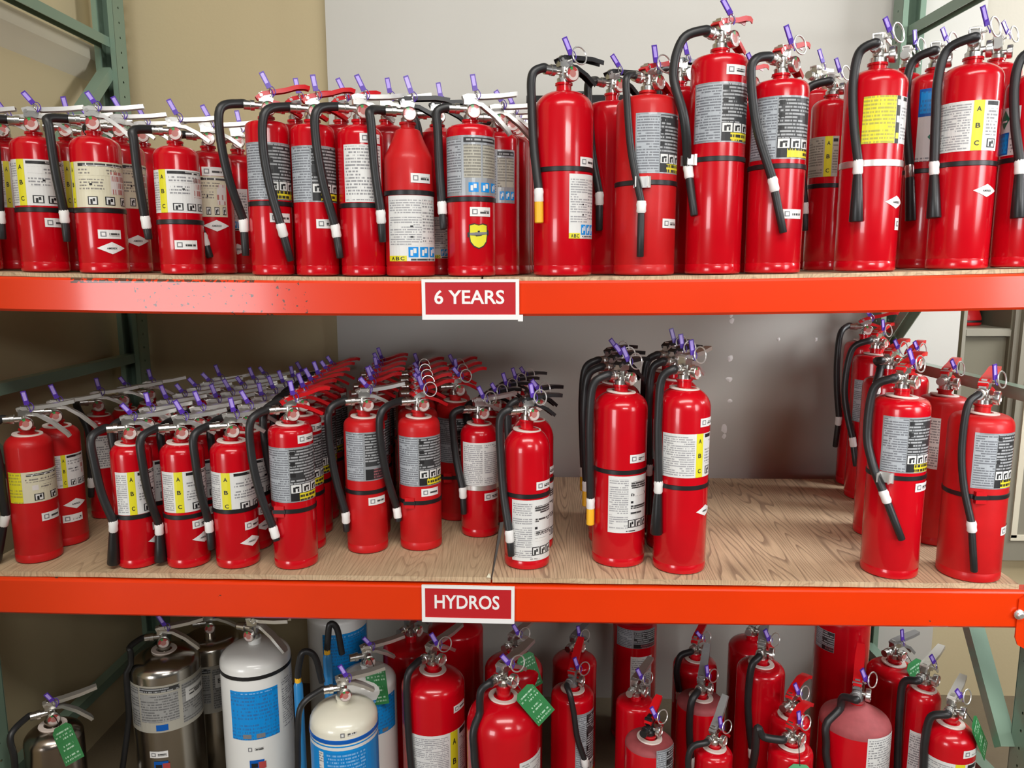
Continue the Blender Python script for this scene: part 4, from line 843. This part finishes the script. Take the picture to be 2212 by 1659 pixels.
('M','red-lever extinguisher with yellow-square silver label, right of the three alike on the middle shelf','M7',{'x':-0.52,'y':0.097,'z':0.9576,'r':0.0579,'hs':0.367,'hn':0.399,'head':'red','rz':28,'sh':'flat','lab':[('silver',-150,7,0.186,0.333)],'st':[('sticker',-28,0.353)],'band':(0.162,'redblk'),'hose':('noz',(-0.082,-0.07,0.33),(-0.039,-0.059,0.119),(-0.028,-0.065,0.084)),'collar':1}),
('M','slim dull red extinguisher with purple-grey label and long left hose on the middle shelf','M8',{'x':-0.35,'y':0.215,'z':0.9576,'r':0.0573,'hs':0.356,'hn':0.402,'head':'silver','rz':28,'sh':'flat','mat':'red_matte','lab':[('silverb',-139,2,0.211,0.348)],'st':[('sticker',-45,0.152)],'band':(0.178,'black'),'hose':('noz',(-0.084,-0.059,0.342),(-0.048,-0.052,0.119),(-0.047,-0.053,0.065)),'collar':1}),
('M','dull red extinguisher with red levers, silver label and a large ring on the middle shelf','M9',{'x':-0.201,'y':0.244,'z':0.9576,'r':0.0597,'hs':0.35,'hn':0.397,'head':'red','rz':30,'sh':'flat','mat':'red_matte','lab':[('silver',-151,-2,0.189,0.33)],'st':[('sticker',-52,0.171)],'band':(0.142,'redblk'),'hose':('noz',(-0.094,-0.084,0.35),(-0.062,-0.038,0.121),(-0.056,-0.047,0.083)),'ring':1,'collar':1}),
('M','small red extinguisher with pale text label and steel band, left of the board seam','M10',{'x':-0.039,'y':0.353,'z':0.9576,'r':0.0563,'hs':0.303,'hn':0.353,'head':'silver','rz':25,'lab':[('white2',-143,-7,0.16,0.288)],'st':[('sticker',-44,0.125)],'band':(0.152,'silver'),'hose':('noz',(-0.073,-0.033,0.314),(-0.046,-0.052,0.151),(-0.043,-0.054,0.073)),'ring':1,'collar':1}),
('M','red extinguisher with tall white label below its band, right of the board seam','M11',{'x':0.107,'y':0.119,'z':0.9576,'r':0.0611,'hs':0.316,'hn':0.397,'head':'black','rz':30,'lab':[('kidde2',-128,-10,0.026,0.192)],'st':[('sticker',-40,0.229)],'band':(0.202,'black'),'hose':('noz',(-0.068,-0.032,0.303),(-0.046,-0.058,0.107),(-0.04,-0.062,0.04)),'ring':1,'collar':1}),
('M','red extinguisher with yellow nozzle and big ring, left one of the middle pair','M12',{'x':0.357,'y':0.153,'z':0.9576,'r':0.0717,'hs':0.423,'hn':0.486,'head':'black','rz':45,'k':1.05,'lab':[('kidde2',-119,-22,0.098,0.252)],'st':[('sticker',-53,0.298)],'band':(0.262,'black'),'hose':('yel',(-0.086,-0.051,0.398),(-0.079,-0.03,0.179),(-0.079,-0.031,0.106)),'ring':1,'collar':1}),
('M','red extinguisher with black horn and yellow-striped label, right one of the middle pair','M13',{'x':0.515,'y':0.108,'z':0.9576,'r':0.0691,'hs':0.432,'hn':0.508,'head':'silver','rz':50,'k':1.05,'lab':[('whiteyel',-146,-22,0.261,0.375)],'st':[('sticker',-40,0.403),('diamond',-38,0.169)],'band':(0.234,'black'),'hose':('horn',(-0.072,-0.044,0.408),(-0.067,-0.047,0.244),(-0.069,-0.045,0.104)),'ring':1,'collar':1}),
('M','red extinguisher with hose crossing its front, left one by the board end at the right','M14',{'x':1.063,'y':0.093,'z':0.9576,'r':0.0698,'hs':0.437,'hn':0.488,'head':'red','rz':42,'sh':'flat','k':1.05,'lab':[('silver',-147,-37,0.282,0.424)],'st':[('sticker',-52,0.244)],'band':(0.268,'black','clip',1905),'hose':('noz',(-0.086,-0.014,0.377),(-0.056,-0.061,0.232),(-0.01,-0.082,0.113)),'ring':1,'collar':1}),
('M','wide dull red extinguisher with hose straight down its front at the board end','M15',{'x':1.262,'y':0.083,'z':0.9576,'r':0.0741,'hs':0.395,'hn':0.45,'head':'red','rz':48,'sh':'flat','mat':'red_matte','k':1.05,'lab':[('silver',-128,-41,0.247,0.388)],'st':[('sticker',-41,0.135)],'band':(0.225,'redblk'),'hose':('thin',(-0.071,-0.052,0.344),(-0.044,-0.075,0.161),(-0.03,-0.082,0.035)),'ring':1,'collar':1}),
('M','second in the dark row behind the first of the three yellow-striped extinguishers','M4',{'x':-0.957,'y':0.197}),
('M','third in the dark row behind the first of the three yellow-striped extinguishers','M4',{'x':-0.965,'y':0.311}),
('M','fourth in the dark row behind the first of the three yellow-striped extinguishers','M4',{'x':-0.973,'y':0.426,'hose':None}),
('M','fifth in the dark row behind the first of the three yellow-striped extinguishers','M4',{'x':-0.981,'y':0.54,'hose':None}),
('M','sixth in the dark row behind the first of the three yellow-striped extinguishers','M4',{'x':-0.989,'y':0.654,'hose':None}),
('M','seventh in the dark row behind the first of the three yellow-striped extinguishers','M4',{'x':-0.997,'y':0.768,'hose':None}),
('M','second in the dark row behind the second of the three yellow-striped extinguishers','M5',{'x':-0.823,'y':0.216}),
('M','third in the dark row behind the second of the three yellow-striped extinguishers','M5',{'x':-0.831,'y':0.34}),
('M','fourth in the dark row behind the second of the three yellow-striped extinguishers','M5',{'x':-0.839,'y':0.463,'hose':None}),
('M','fifth in the dark row behind the second of the three yellow-striped extinguishers','M5',{'x':-0.847,'y':0.587,'hose':None}),
('M','sixth in the dark row behind the second of the three yellow-striped extinguishers','M5',{'x':-0.855,'y':0.71,'hose':None}),
('M','seventh in the dark row behind the second of the three yellow-striped extinguishers','M5',{'x':-0.863,'y':0.833,'hose':None}),
('M','second in the dark row behind the third of the three yellow-striped extinguishers','M6',{'x':-0.689,'y':0.222}),
('M','third in the dark row behind the third of the three yellow-striped extinguishers','M6',{'x':-0.698,'y':0.347}),
('M','fourth in the dark row behind the third of the three yellow-striped extinguishers','M6',{'x':-0.707,'y':0.473,'hose':None}),
('M','fifth in the dark row behind the third of the three yellow-striped extinguishers','M6',{'x':-0.716,'y':0.598,'hose':None}),
('M','sixth in the dark row behind the third of the three yellow-striped extinguishers','M6',{'x':-0.725,'y':0.724,'hose':None}),
('M','seventh in the dark row behind the third of the three yellow-striped extinguishers','M6',{'x':-0.734,'y':0.85,'hose':None}),
('M','second in the row of red-lever extinguishers behind the yellow-square silver label','M7',{'x':-0.534,'y':0.225}),
('M','third in the row of red-lever extinguishers behind the yellow-square silver label','M7',{'x':-0.548,'y':0.353}),
('M','fourth in the row of red-lever extinguishers behind the yellow-square silver label','M7',{'x':-0.562,'y':0.48}),
('M','fifth in the row of red-lever extinguishers behind the yellow-square silver label','M7',{'x':-0.576,'y':0.608}),
('M','sixth in the row of red-lever extinguishers behind the yellow-square silver label','M7',{'x':-0.59,'y':0.736}),
('M','second back in the row behind the slim dull red extinguisher with left hose','M8',{'x':-0.368,'y':0.342,'head':'red','hose':None}),
('M','third back in the row behind the slim dull red extinguisher with left hose','M8',{'x':-0.386,'y':0.468,'head':'red','hose':None}),
('M','fourth back in the row behind the slim dull red extinguisher with left hose','M8',{'x':-0.404,'y':0.595,'head':'red','hose':None}),
('M','fifth back in the row behind the slim dull red extinguisher with left hose','M8',{'x':-0.422,'y':0.721,'head':'red','hose':None}),
('M','sixth back in the row behind the slim dull red extinguisher with left hose','M8',{'x':-0.44,'y':0.848,'head':'red','hose':None}),
('M','second back in the row behind the dull red extinguisher with the large ring','M9',{'x':-0.225,'y':0.375,'hose':None}),
('M','third back in the row behind the dull red extinguisher with the large ring','M9',{'x':-0.249,'y':0.507,'hose':None}),
('M','fourth back in the row behind the dull red extinguisher with the large ring','M9',{'x':-0.273,'y':0.638,'hose':None}),
('M','fifth back in the row behind the dull red extinguisher with the large ring','M9',{'x':-0.297,'y':0.77,'hose':None}),
('M','second back in the row behind the small steel-banded extinguisher','M10',{'x':-0.012,'y':0.478,'head':'black'}),
('M','third back in the row behind the small steel-banded extinguisher','M10',{'x':0.015,'y':0.602,'head':'black'}),
('M','fourth back in the row behind the small steel-banded extinguisher','M10',{'x':0.042,'y':0.727,'head':'black'}),
('M','fifth back in the row behind the small steel-banded extinguisher','M10',{'x':0.069,'y':0.851,'head':'black'}),
('M','second one standing right behind the tall-white-labelled extinguisher by the seam','M11',{'x':0.119,'y':0.253}),
('M','second back in the row behind the yellow-nozzle extinguisher of the middle pair','M12',{'y':0.308}),
('M','third back in the row behind the yellow-nozzle extinguisher of the middle pair','M12',{'y':0.464}),
('M','second back in the row behind the black-horn extinguisher of the middle pair','M13',{'x':0.519,'y':0.268,'head':'black'}),
('M','third back in the row behind the black-horn extinguisher of the middle pair','M13',{'x':0.523,'y':0.418,'head':'black'}),
('M','second back beyond the lone extinguisher near the dark left rear post','M3',{'x':-1.232,'y':0.58,'hose':None}),
('M','third back beyond the lone extinguisher near the dark left rear post','M3',{'x':-1.202,'y':0.684,'hose':None}),
('M','first red-lever extinguisher in the short row between the large-ring and steel-banded ones','M9',{'x':-0.126,'y':0.503,'hose':None}),
('M','second red-lever extinguisher in the short row between the large-ring and steel-banded ones','M9',{'x':-0.15,'y':0.636,'hose':None}),
('M','third red-lever extinguisher in the short row between the large-ring and steel-banded ones','M9',{'x':-0.174,'y':0.769,'hose':None}),
('M','red extinguisher hidden behind the front-crossing hose one at the right, second back','M14a',{'x':1.158,'y':0.387,'z':0.9576,'r':0.0685,'hs':0.441,'hn':0.498,'head':'red','rz':42,'sh':'flat','lab':[('silver',-134,-38,0.258,0.421)],'hose':('noz',(-0.026,-0.004,0.506),(-0.058,-0.057,0.462),(-0.045,-0.068,0.234)),'ring':1,'collar':1}),
('M','third back in the right-hand row, with pale label strip seen edge-on','M14b',{'x':1.273,'y':0.752,'z':0.9576,'r':0.0701,'hs':0.469,'hn':0.518,'head':'red','rz':42,'sh':'flat','lab':[('silver',-168,-98,0.271,0.414)],'hose':('noz',(-0.102,-0.019,0.395),(-0.073,-0.04,0.215),(-0.062,-0.055,0.121)),'ring':1,'collar':1}),
('M','farthest back in the right-hand row, touching the grey panel on the middle shelf','M14c',{'x':1.304,'y':0.92,'z':0.9576,'r':0.0675,'hs':0.495,'hn':0.55,'head':'red','rz':-12,'sh':'flat','hose':('noz',(-0.1,-0.02,0.453),(-0.079,-0.016,0.249),(-0.08,0.0,0.135)),'collar':1}),
('M','dusty red extinguisher behind the wide one at the board end','M15b',{'x':1.294,'y':0.331,'z':0.9576,'r':0.066,'hs':0.405,'hn':0.447,'head':'red','rz':48,'sh':'flat','mat':'red_matte','lab':[('white',-146,-120,0.225,0.372)],'ring':1,'collar':1}),
('M','third back in the row behind the wide extinguisher at the board end','M15c',{'x':1.306,'y':0.578,'z':0.9576,'r':0.0594,'hs':0.425,'hn':0.474,'head':'red','rz':46,'sh':'flat','ring':1,'collar':1}),
('L','dark bronze steel extinguisher with green tag, at the lower left','L1',{'x':-1.266,'y':0.12,'z':0.0006,'r':0.0768,'hs':0.406,'hn':0.46,'head':'silver','rz':35,'mat':'bronze','hose':('thin',(-0.05,-0.099,0.409),(-0.086,-0.061,0.26),(-0.092,-0.065,0.155)),'collar':1,'tag':('green',8,30),'long':1}),
('L','tall polished steel extinguisher with grey label under the lower beam','L2',{'x':-1.032,'y':0.33,'z':0.0006,'r':0.1034,'hs':0.525,'hn':0.59,'head':'silver','rz':20,'mat':'steel','lab':[('gray',-140,17,0.352,0.504)],'st':[('sticker',-83,0.28),('bluemark',-79,0.24)],'hose':('thin',(-0.07,-0.066,0.575),(-0.128,-0.068,0.194),(-0.134,-0.072,0.1)),'collar':1,'long':1}),
('L','second polished steel extinguisher behind the first, seen between it and the white one','L2b',{'x':-1.0,'y':0.58,'z':0.0006,'r':0.0994,'hs':0.469,'hn':0.512,'head':'silver','rz':20,'sh':'flat','mat':'steel','lab':[('gray',-142,-23,0.256,0.425)]}),
('L','tall white extinguisher with a bright blue label and black ring','L3',{'x':-0.719,'y':0.27,'z':0.0006,'r':0.103,'hs':0.585,'hn':0.649,'head':'silver','rz':-15,'mat':'white','k':1.05,'lab':[('blue',-115,-35,0.375,0.529),('white3',-29,10,0.371,0.548)],'st':[('plainst',-76,0.345),('bluemark',-74,0.293)],'band':(0.568,'black'),'seal':0,'long':1}),
('L','white and blue extinguisher far behind the cream one, top cut by the beam','L3b',{'x':-0.543,'y':0.55,'z':0.0006,'r':0.0991,'hs':0.592,'hn':0.634,'head':'silver','rz':20,'mat':'white','lab':[('blue',-104,-2,0.354,0.563)]}),
('L','cream extinguisher with blue lower half in front of the white ones','L4',{'x':-0.408,'y':0.1,'z':0.0006,'r':0.0941,'hs':0.501,'hn':0.564,'head':'silver','rz':20,'mat':'cream','lab':[('bluewrap',-153,4,0.209,0.471)],'st':[('plainst',-68,0.503)],'band':(0.482,'blue'),'hose':('thin',(-0.111,-0.066,0.484),(-0.133,-0.037,0.297),(-0.136,-0.038,0.194))}),
('L','white and blue extinguisher with green tag just behind the cream one','L4b',{'x':-0.386,'y':0.3,'z':0.0006,'r':0.0876,'hs':0.495,'hn':0.553,'head':'silver','rz':25,'mat':'white','lab':[('blue',-91,-12,0.363,0.478)],'tag':('green',0,10)}),
('L','red extinguisher with thick black hose on its left, right of the cream one','L5',{'x':-0.179,'y':0.27,'z':0.0006,'r':0.0957,'hs':0.504,'hn':0.573,'head':'silver','rz':55,'k':1.1,'lab':[('whiteyel',-124,-6,0.202,0.395)],'st':[('sticker',-28,0.462)],'hose':('noz',(-0.064,-0.089,0.501),(-0.052,-0.095,0.24),(-0.051,-0.096,0.149)),'ring':1,'collar':1}),
('L','red extinguisher behind the thick-hosed one, with grey lever showing at its left','L5b',{'x':-0.282,'y':0.48,'z':0.0006,'r':0.0916,'hs':0.508,'hn':0.557,'head':'grey','rz':60,'sh':'flat','k':1.1}),
('L','shaded red extinguisher far behind, below the lower red sign','L5c',{'x':-0.153,'y':0.64,'z':0.0006,'r':0.0976,'hs':0.495,'hn':0.547,'head':'silver','rz':50}),
('L','large cone-shouldered red extinguisher with a big green tag','L6',{'x':0.041,'y':0.13,'z':0.0006,'r':0.1048,'hs':0.474,'hn':0.59,'head':'silver','rz':55,'k':1.15,'lab':[('white',-63,-9,0.208,0.411)],'hose':('noz',(-0.063,-0.063,0.517),(-0.066,-0.097,0.355),(-0.067,-0.097,0.256)),'ring':1,'collar':1,'tag':('green',60,35)}),
('L','red extinguisher with green tag hidden behind the cone-shouldered one, right of the lower sign','L6b',{'x':0.06,'y':0.4,'z':0.0006,'r':0.0921,'hs':0.486,'hn':0.549,'head':'silver','rz':55,'ring':1,'tag':('green',70,10)}),
('L','slim red extinguisher with upright red lever, right of the big green tag','L7',{'x':0.244,'y':0.32,'z':0.0006,'r':0.0658,'hs':0.45,'hn':0.48,'head':'redup','rz':70,'sh':'flat','lab':[('silver',-84,-14,0.184,0.421)],'hose':('thin',(0.001,-0.08,0.434),(0.035,-0.071,0.279),(0.044,-0.065,0.197)),'ring':1,'collar':1}),
('L','shaded extinguisher with purple seal behind the upright red lever','L7b',{'x':0.263,'y':0.62,'z':0.0006,'r':0.0771,'hs':0.392,'hn':0.435,'head':'grey','rz':60,'ring':1}),
('L','shaded red extinguisher with silver collar label at the back, under the lower beam','L8',{'x':0.495,'y':0.82,'z':0.0006,'r':0.0817,'hs':0.434,'hn':0.479,'head':'silver','rz':50,'sh':'flat','lab':[('silverb',-148,-37,0.381,0.452),('white3',-106,-48,0.158,0.349)]}),
('L','dusty red extinguisher with white collar and clear gauge, right of the slim one','L9',{'x':0.452,'y':0.12,'z':0.0006,'r':0.0685,'hs':0.425,'hn':0.454,'head':'redup2','rz':60,'sh':'flat','k':0.95,'lab':[('silver',-82,-24,0.311,0.447)],'ring':1,'collar':1,'dust':1}),
('L','red extinguisher behind the dusty white-collared one','L9b',{'x':0.44,'y':0.34,'z':0.0006,'r':0.0598,'hs':0.41,'hn':0.441,'head':'silver','rz':60,'sh':'flat','ring':1}),
('L','dusty red extinguisher with grey upright lever and white valve block','L10',{'x':0.645,'y':0.36,'z':0.0006,'r':0.0732,'hs':0.402,'hn':0.441,'head':'greyup','rz':65,'sh':'flat','hose':('noz',(-0.048,-0.073,0.387),(-0.04,-0.076,0.269),(-0.037,-0.078,0.176)),'ring':1,'collar':1,'dust':1}),
('L','red extinguisher with red levers at the back, behind the white valve block','L10b',{'x':0.679,'y':0.62,'z':0.0006,'r':0.0748,'hs':0.382,'hn':0.434,'head':'red','rz':60,'sh':'flat','hose':('noz',(-0.072,-0.052,0.399),(-0.063,-0.061,0.322),(-0.06,-0.064,0.221)),'ring':1,'collar':1}),
('L','small red extinguisher with grey lever and round gauge, in the front','L11',{'x':0.628,'y':0.1,'z':0.0006,'r':0.0514,'hs':0.408,'hn':0.443,'head':'greyup','rz':50,'k':0.9,'hose':('thin',(-0.078,-0.041,0.422),(-0.062,-0.018,0.304),(-0.059,-0.025,0.224)),'ring':1,'collar':1}),
('L','red extinguisher with grey upright lever and ring, left of the dusty large one','L12',{'x':0.825,'y':0.36,'z':0.0006,'r':0.0716,'hs':0.514,'hn':0.56,'head':'greyup','rz':65,'sh':'flat','k':1.05,'hose':('noz',(-0.054,-0.066,0.468),(-0.038,-0.076,0.303),(-0.033,-0.078,0.195)),'ring':1,'collar':1}),
('L','shaded red extinguisher at the back under the beam, with ring at its top','L12b',{'x':0.868,'y':0.62,'z':0.0006,'r':0.0763,'hs':0.454,'hn':0.505,'head':'grey','rz':60,'ring':1}),
('L','red extinguisher with pale green tag hanging over its collar','L13',{'x':0.842,'y':0.11,'z':0.0006,'r':0.0599,'hs':0.417,'hn':0.448,'head':'redup3','rz':45,'sh':'flat','hose':('noz',(-0.104,-0.033,0.504),(-0.097,0.034,0.32),(-0.096,0.034,0.22)),'ring':1,'collar':1,'tag':('pale',-10,0)}),
('L','red-lever extinguisher directly behind the pale-tagged one','L13b',{'x':0.88,'y':0.235,'z':0.0006,'r':0.0568,'hs':0.425,'hn':0.462,'head':'redup3','rz':45,'sh':'flat','ring':1,'collar':1}),
('L','large dusty extinguisher with dull cone top and upright red lever','L14',{'x':1.069,'y':0.24,'z':0.0006,'r':0.099,'hs':0.426,'hn':0.499,'head':'redup','rz':65,'sh':'cone','k':1.1,'lab':[('white',-92,-35,0.208,0.437)],'hose':('noz',(-0.054,-0.018,0.47),(-0.09,-0.067,0.297),(-0.087,-0.07,0.196)),'ring':1,'dust':1}),
('L','tall red extinguisher at the back with small silver label, right of the shaded ones','L14b',{'x':1.171,'y':0.62,'z':0.0006,'r':0.0879,'hs':0.577,'hn':0.61,'head':'silver','rz':60,'sh':'flat','lab':[('silverb',-176,-126,0.477,0.547)]}),
('L','round-shouldered red extinguisher at the back below the right end of the beam','L15',{'x':1.284,'y':0.48,'z':0.0006,'r':0.0785,'hs':0.447,'hn':0.503,'head':'grey','rz':30,'collar':1,'tag':('green',50,20)}),
('L','narrow red extinguisher with silver lever raised to the right, near the green diagonal brace','L16',{'x':1.27,'y':0.26,'z':0.0006,'r':0.0475,'hs':0.498,'hn':0.543,'head':'silver','rz':45,'k':1.05,'lab':[('white3',-151,-108,0.236,0.407)],'hose':('noz',(-0.069,-0.011,0.462),(-0.06,-0.01,0.246),(-0.058,-0.018,0.174)),'collar':1}),
('L','red extinguisher nearest the green diagonal brace, with white collar tag and ring','L17',{'x':1.281,'y':0.13,'z':0.0006,'r':0.0681,'hs':0.456,'hn':0.522,'head':'silver','rz':50,'lab':[('whiteyel',-195,-41,0.275,0.418)],'st':[('sticker',-64,0.448)],'hose':('noz',(-0.078,-0.026,0.459),(-0.076,-0.028,0.357),(-0.075,-0.032,0.275)),'ring':1,'collar':1,'tag':('green',110,20)}),
]

for code, desc, src, spec in SPEC:
    extinguisher(code, desc, src, spec)

# ------------------------------------------------------------------ blue wands beside the white extinguishers
def wand(label, x, y, ztop, hook):
    root = thing('applicator_wand', label, 'wand', (x, y, 0), 'blue applicator wands')
    mb = MB(); mb.lathe([(.010, .0), (.0135, .004), (.0135, ztop - .01), (.010, ztop)], 'blue_tube', 14); mb.build('tube', root)
    mb = MB(); mb.lathe([(.0095, ztop - .002), (.0095, ztop + .014), (.008, ztop + .018)], 'yellow', 12); mb.build('fitting', root)
    mb = MB(); mb.tube(spline([(0, 0, ztop + .012), (.004, 0, ztop + .05), (hook * .4, 0, ztop + .095), (hook, .01, ztop + .075), (hook * 1.3, .02, ztop - .01)], 6), .0095, 'rubber', 10); mb.build('hose', root)
    return root
wand('blue tube wand with black hose loop, standing between the white and cream extinguishers', -.568, .200, .545, .05)
wand('short-showing blue tube wand right behind the looped one, left of the cream extinguisher', -.497, .265, .60, .03)

# ------------------------------------------------------------------ black box, cabinet and its red case
mb = MB(); mb.box((.262, .985, 2.046), (.345, .06, .596), 'board_black'); mb.box((.262, .953, 2.046), (.315, .006, .56), 'board_black')
root = thing('black_panel', 'flat black case standing at the back of the top shelf behind the yellow-nozzle extinguisher', 'case', (0, 0, 0))
mb.build('shell', root, 0)
mb = MB(); mb.channel([(.20, 2.346), (.215, 2.362), (.31, 2.362), (.325, 2.346)], .02, .006, .002, 'black_paint')
for i, v in enumerate(mb.v): mb.v[i] = (v[0], v[1] + .985, v[2])
mb.build('handle', root, 0)
mb = MB(); mb.box((.262, .985, 1.7415), (.30, .05, .02), 'ink'); mb.build('foot', root, 0)

cab = thing('storage_cabinet', 'beige cabinet with an open dark shelf and panelled door, right of the pale sheet', 'cabinet', (0, 0, 0))
mb = MB(); m = 'cabinet_beige'; Y0, Y1 = 1.085, 1.60
for lo, hi in (((1.735, Y0, .60), (1.748, Y1, 1.73)), ((1.735, Y1 - .01, .60), (2.45, Y1, 1.73)), ((1.735, Y0, 1.718), (2.45, Y1, 1.73)), ((1.735, Y0, .60), (2.45, Y1, .615)), ((1.925, Y0, .60), (1.945, Y1, 1.73)), ((2.44, Y0, .60), (2.45, Y1, 1.73))):
    mb.box([(a + b) / 2 for a, b in zip(lo, hi)], [b - a for a, b in zip(lo, hi)], m)
mb.build('carcass', cab, 0)
mb = MB(); mb.box((1.837, 1.585, 1.16), (.176, .006, 1.09), 'cabinet_dark'); mb.box((1.751, 1.34, 1.16), (.006, .48, 1.09), 'cabinet_dark'); mb.box((1.922, 1.34, 1.16), (.006, .48, 1.09), 'cabinet_dark'); mb.build('recess_shade', cab, 0, label='inner faces coloured dark as shade')  # thin dark faces stand in for the shade inside the recess
mb = MB(); mb.box((1.837, 1.34, 1.510), (.165, .48, .005), m); mb.box((1.837, 1.096, 1.496), (.165, .004, .024), m); mb.build('shelf', cab, 0)
mb = MB(); mb.box((1.837, 1.125, 1.05), (.165, .012, .86), 'cabinet_dark'); mb.build('fixed_panel', cab, 0)
dr = MB(); dr.box((2.19, 1.075, 1.165), (.49, .018, 1.12), m); d = dr.build('door', cab, 0)
mb = MB()
for c, q in (((1.985, 1.063, 1.0), (.022, .008, .60)), ((2.40, 1.063, 1.0), (.022, .008, .60)), ((2.192, 1.063, 1.30), (.437, .008, .022)), ((2.192, 1.063, .70), (.437, .008, .022))): mb.box(c, q, 'ledge_white')
mb.build('moulding', d, 0)
cs = thing('red_case', 'dull red rounded case on the open shelf of the beige cabinet', 'case', (1.83, 1.25, 1.5135))
mb = MB(); mb.lathe([(.050, 0), (.054, .004), (.053, .03), (.044, .058), (.026, .074), (.0, .079)], 'red_matte', 24); 
for i, v in enumerate(mb.v): mb.v[i] = (v[0] * 1.15, v[1] * .55, v[2])
mb.build('shell', cs)
mb = MB(); mb.lathe([(.055, .012), (.058, .013), (.058, .020), (.055, .021)], 'black_paint', 24, cap=False)
for i, v in enumerate(mb.v): mb.v[i] = (v[0] * 1.15, v[1] * .55, v[2])
mb.build('rim', cs)
mb = MB(); mb.tube(spline([(-.02, 0, .072), (-.016, 0, .092), (.016, 0, .092), (.02, 0, .072)], 5), .0035, 'black_paint', 8); mb.build('handle', cs)

# loose wire at the right foot of the rack
mb = MB(); mb.tube(spline([(1.345, .24, .25), (1.35, .20, .14), (1.36, .14, .03), (1.33, .06, .006), (1.25, .02, .006)], 6), .0025, 'white_plastic', 6)
mb.build('loose_wire', label='thin pale wire hanging by the small extinguisher nearest the green brace', category='wire')
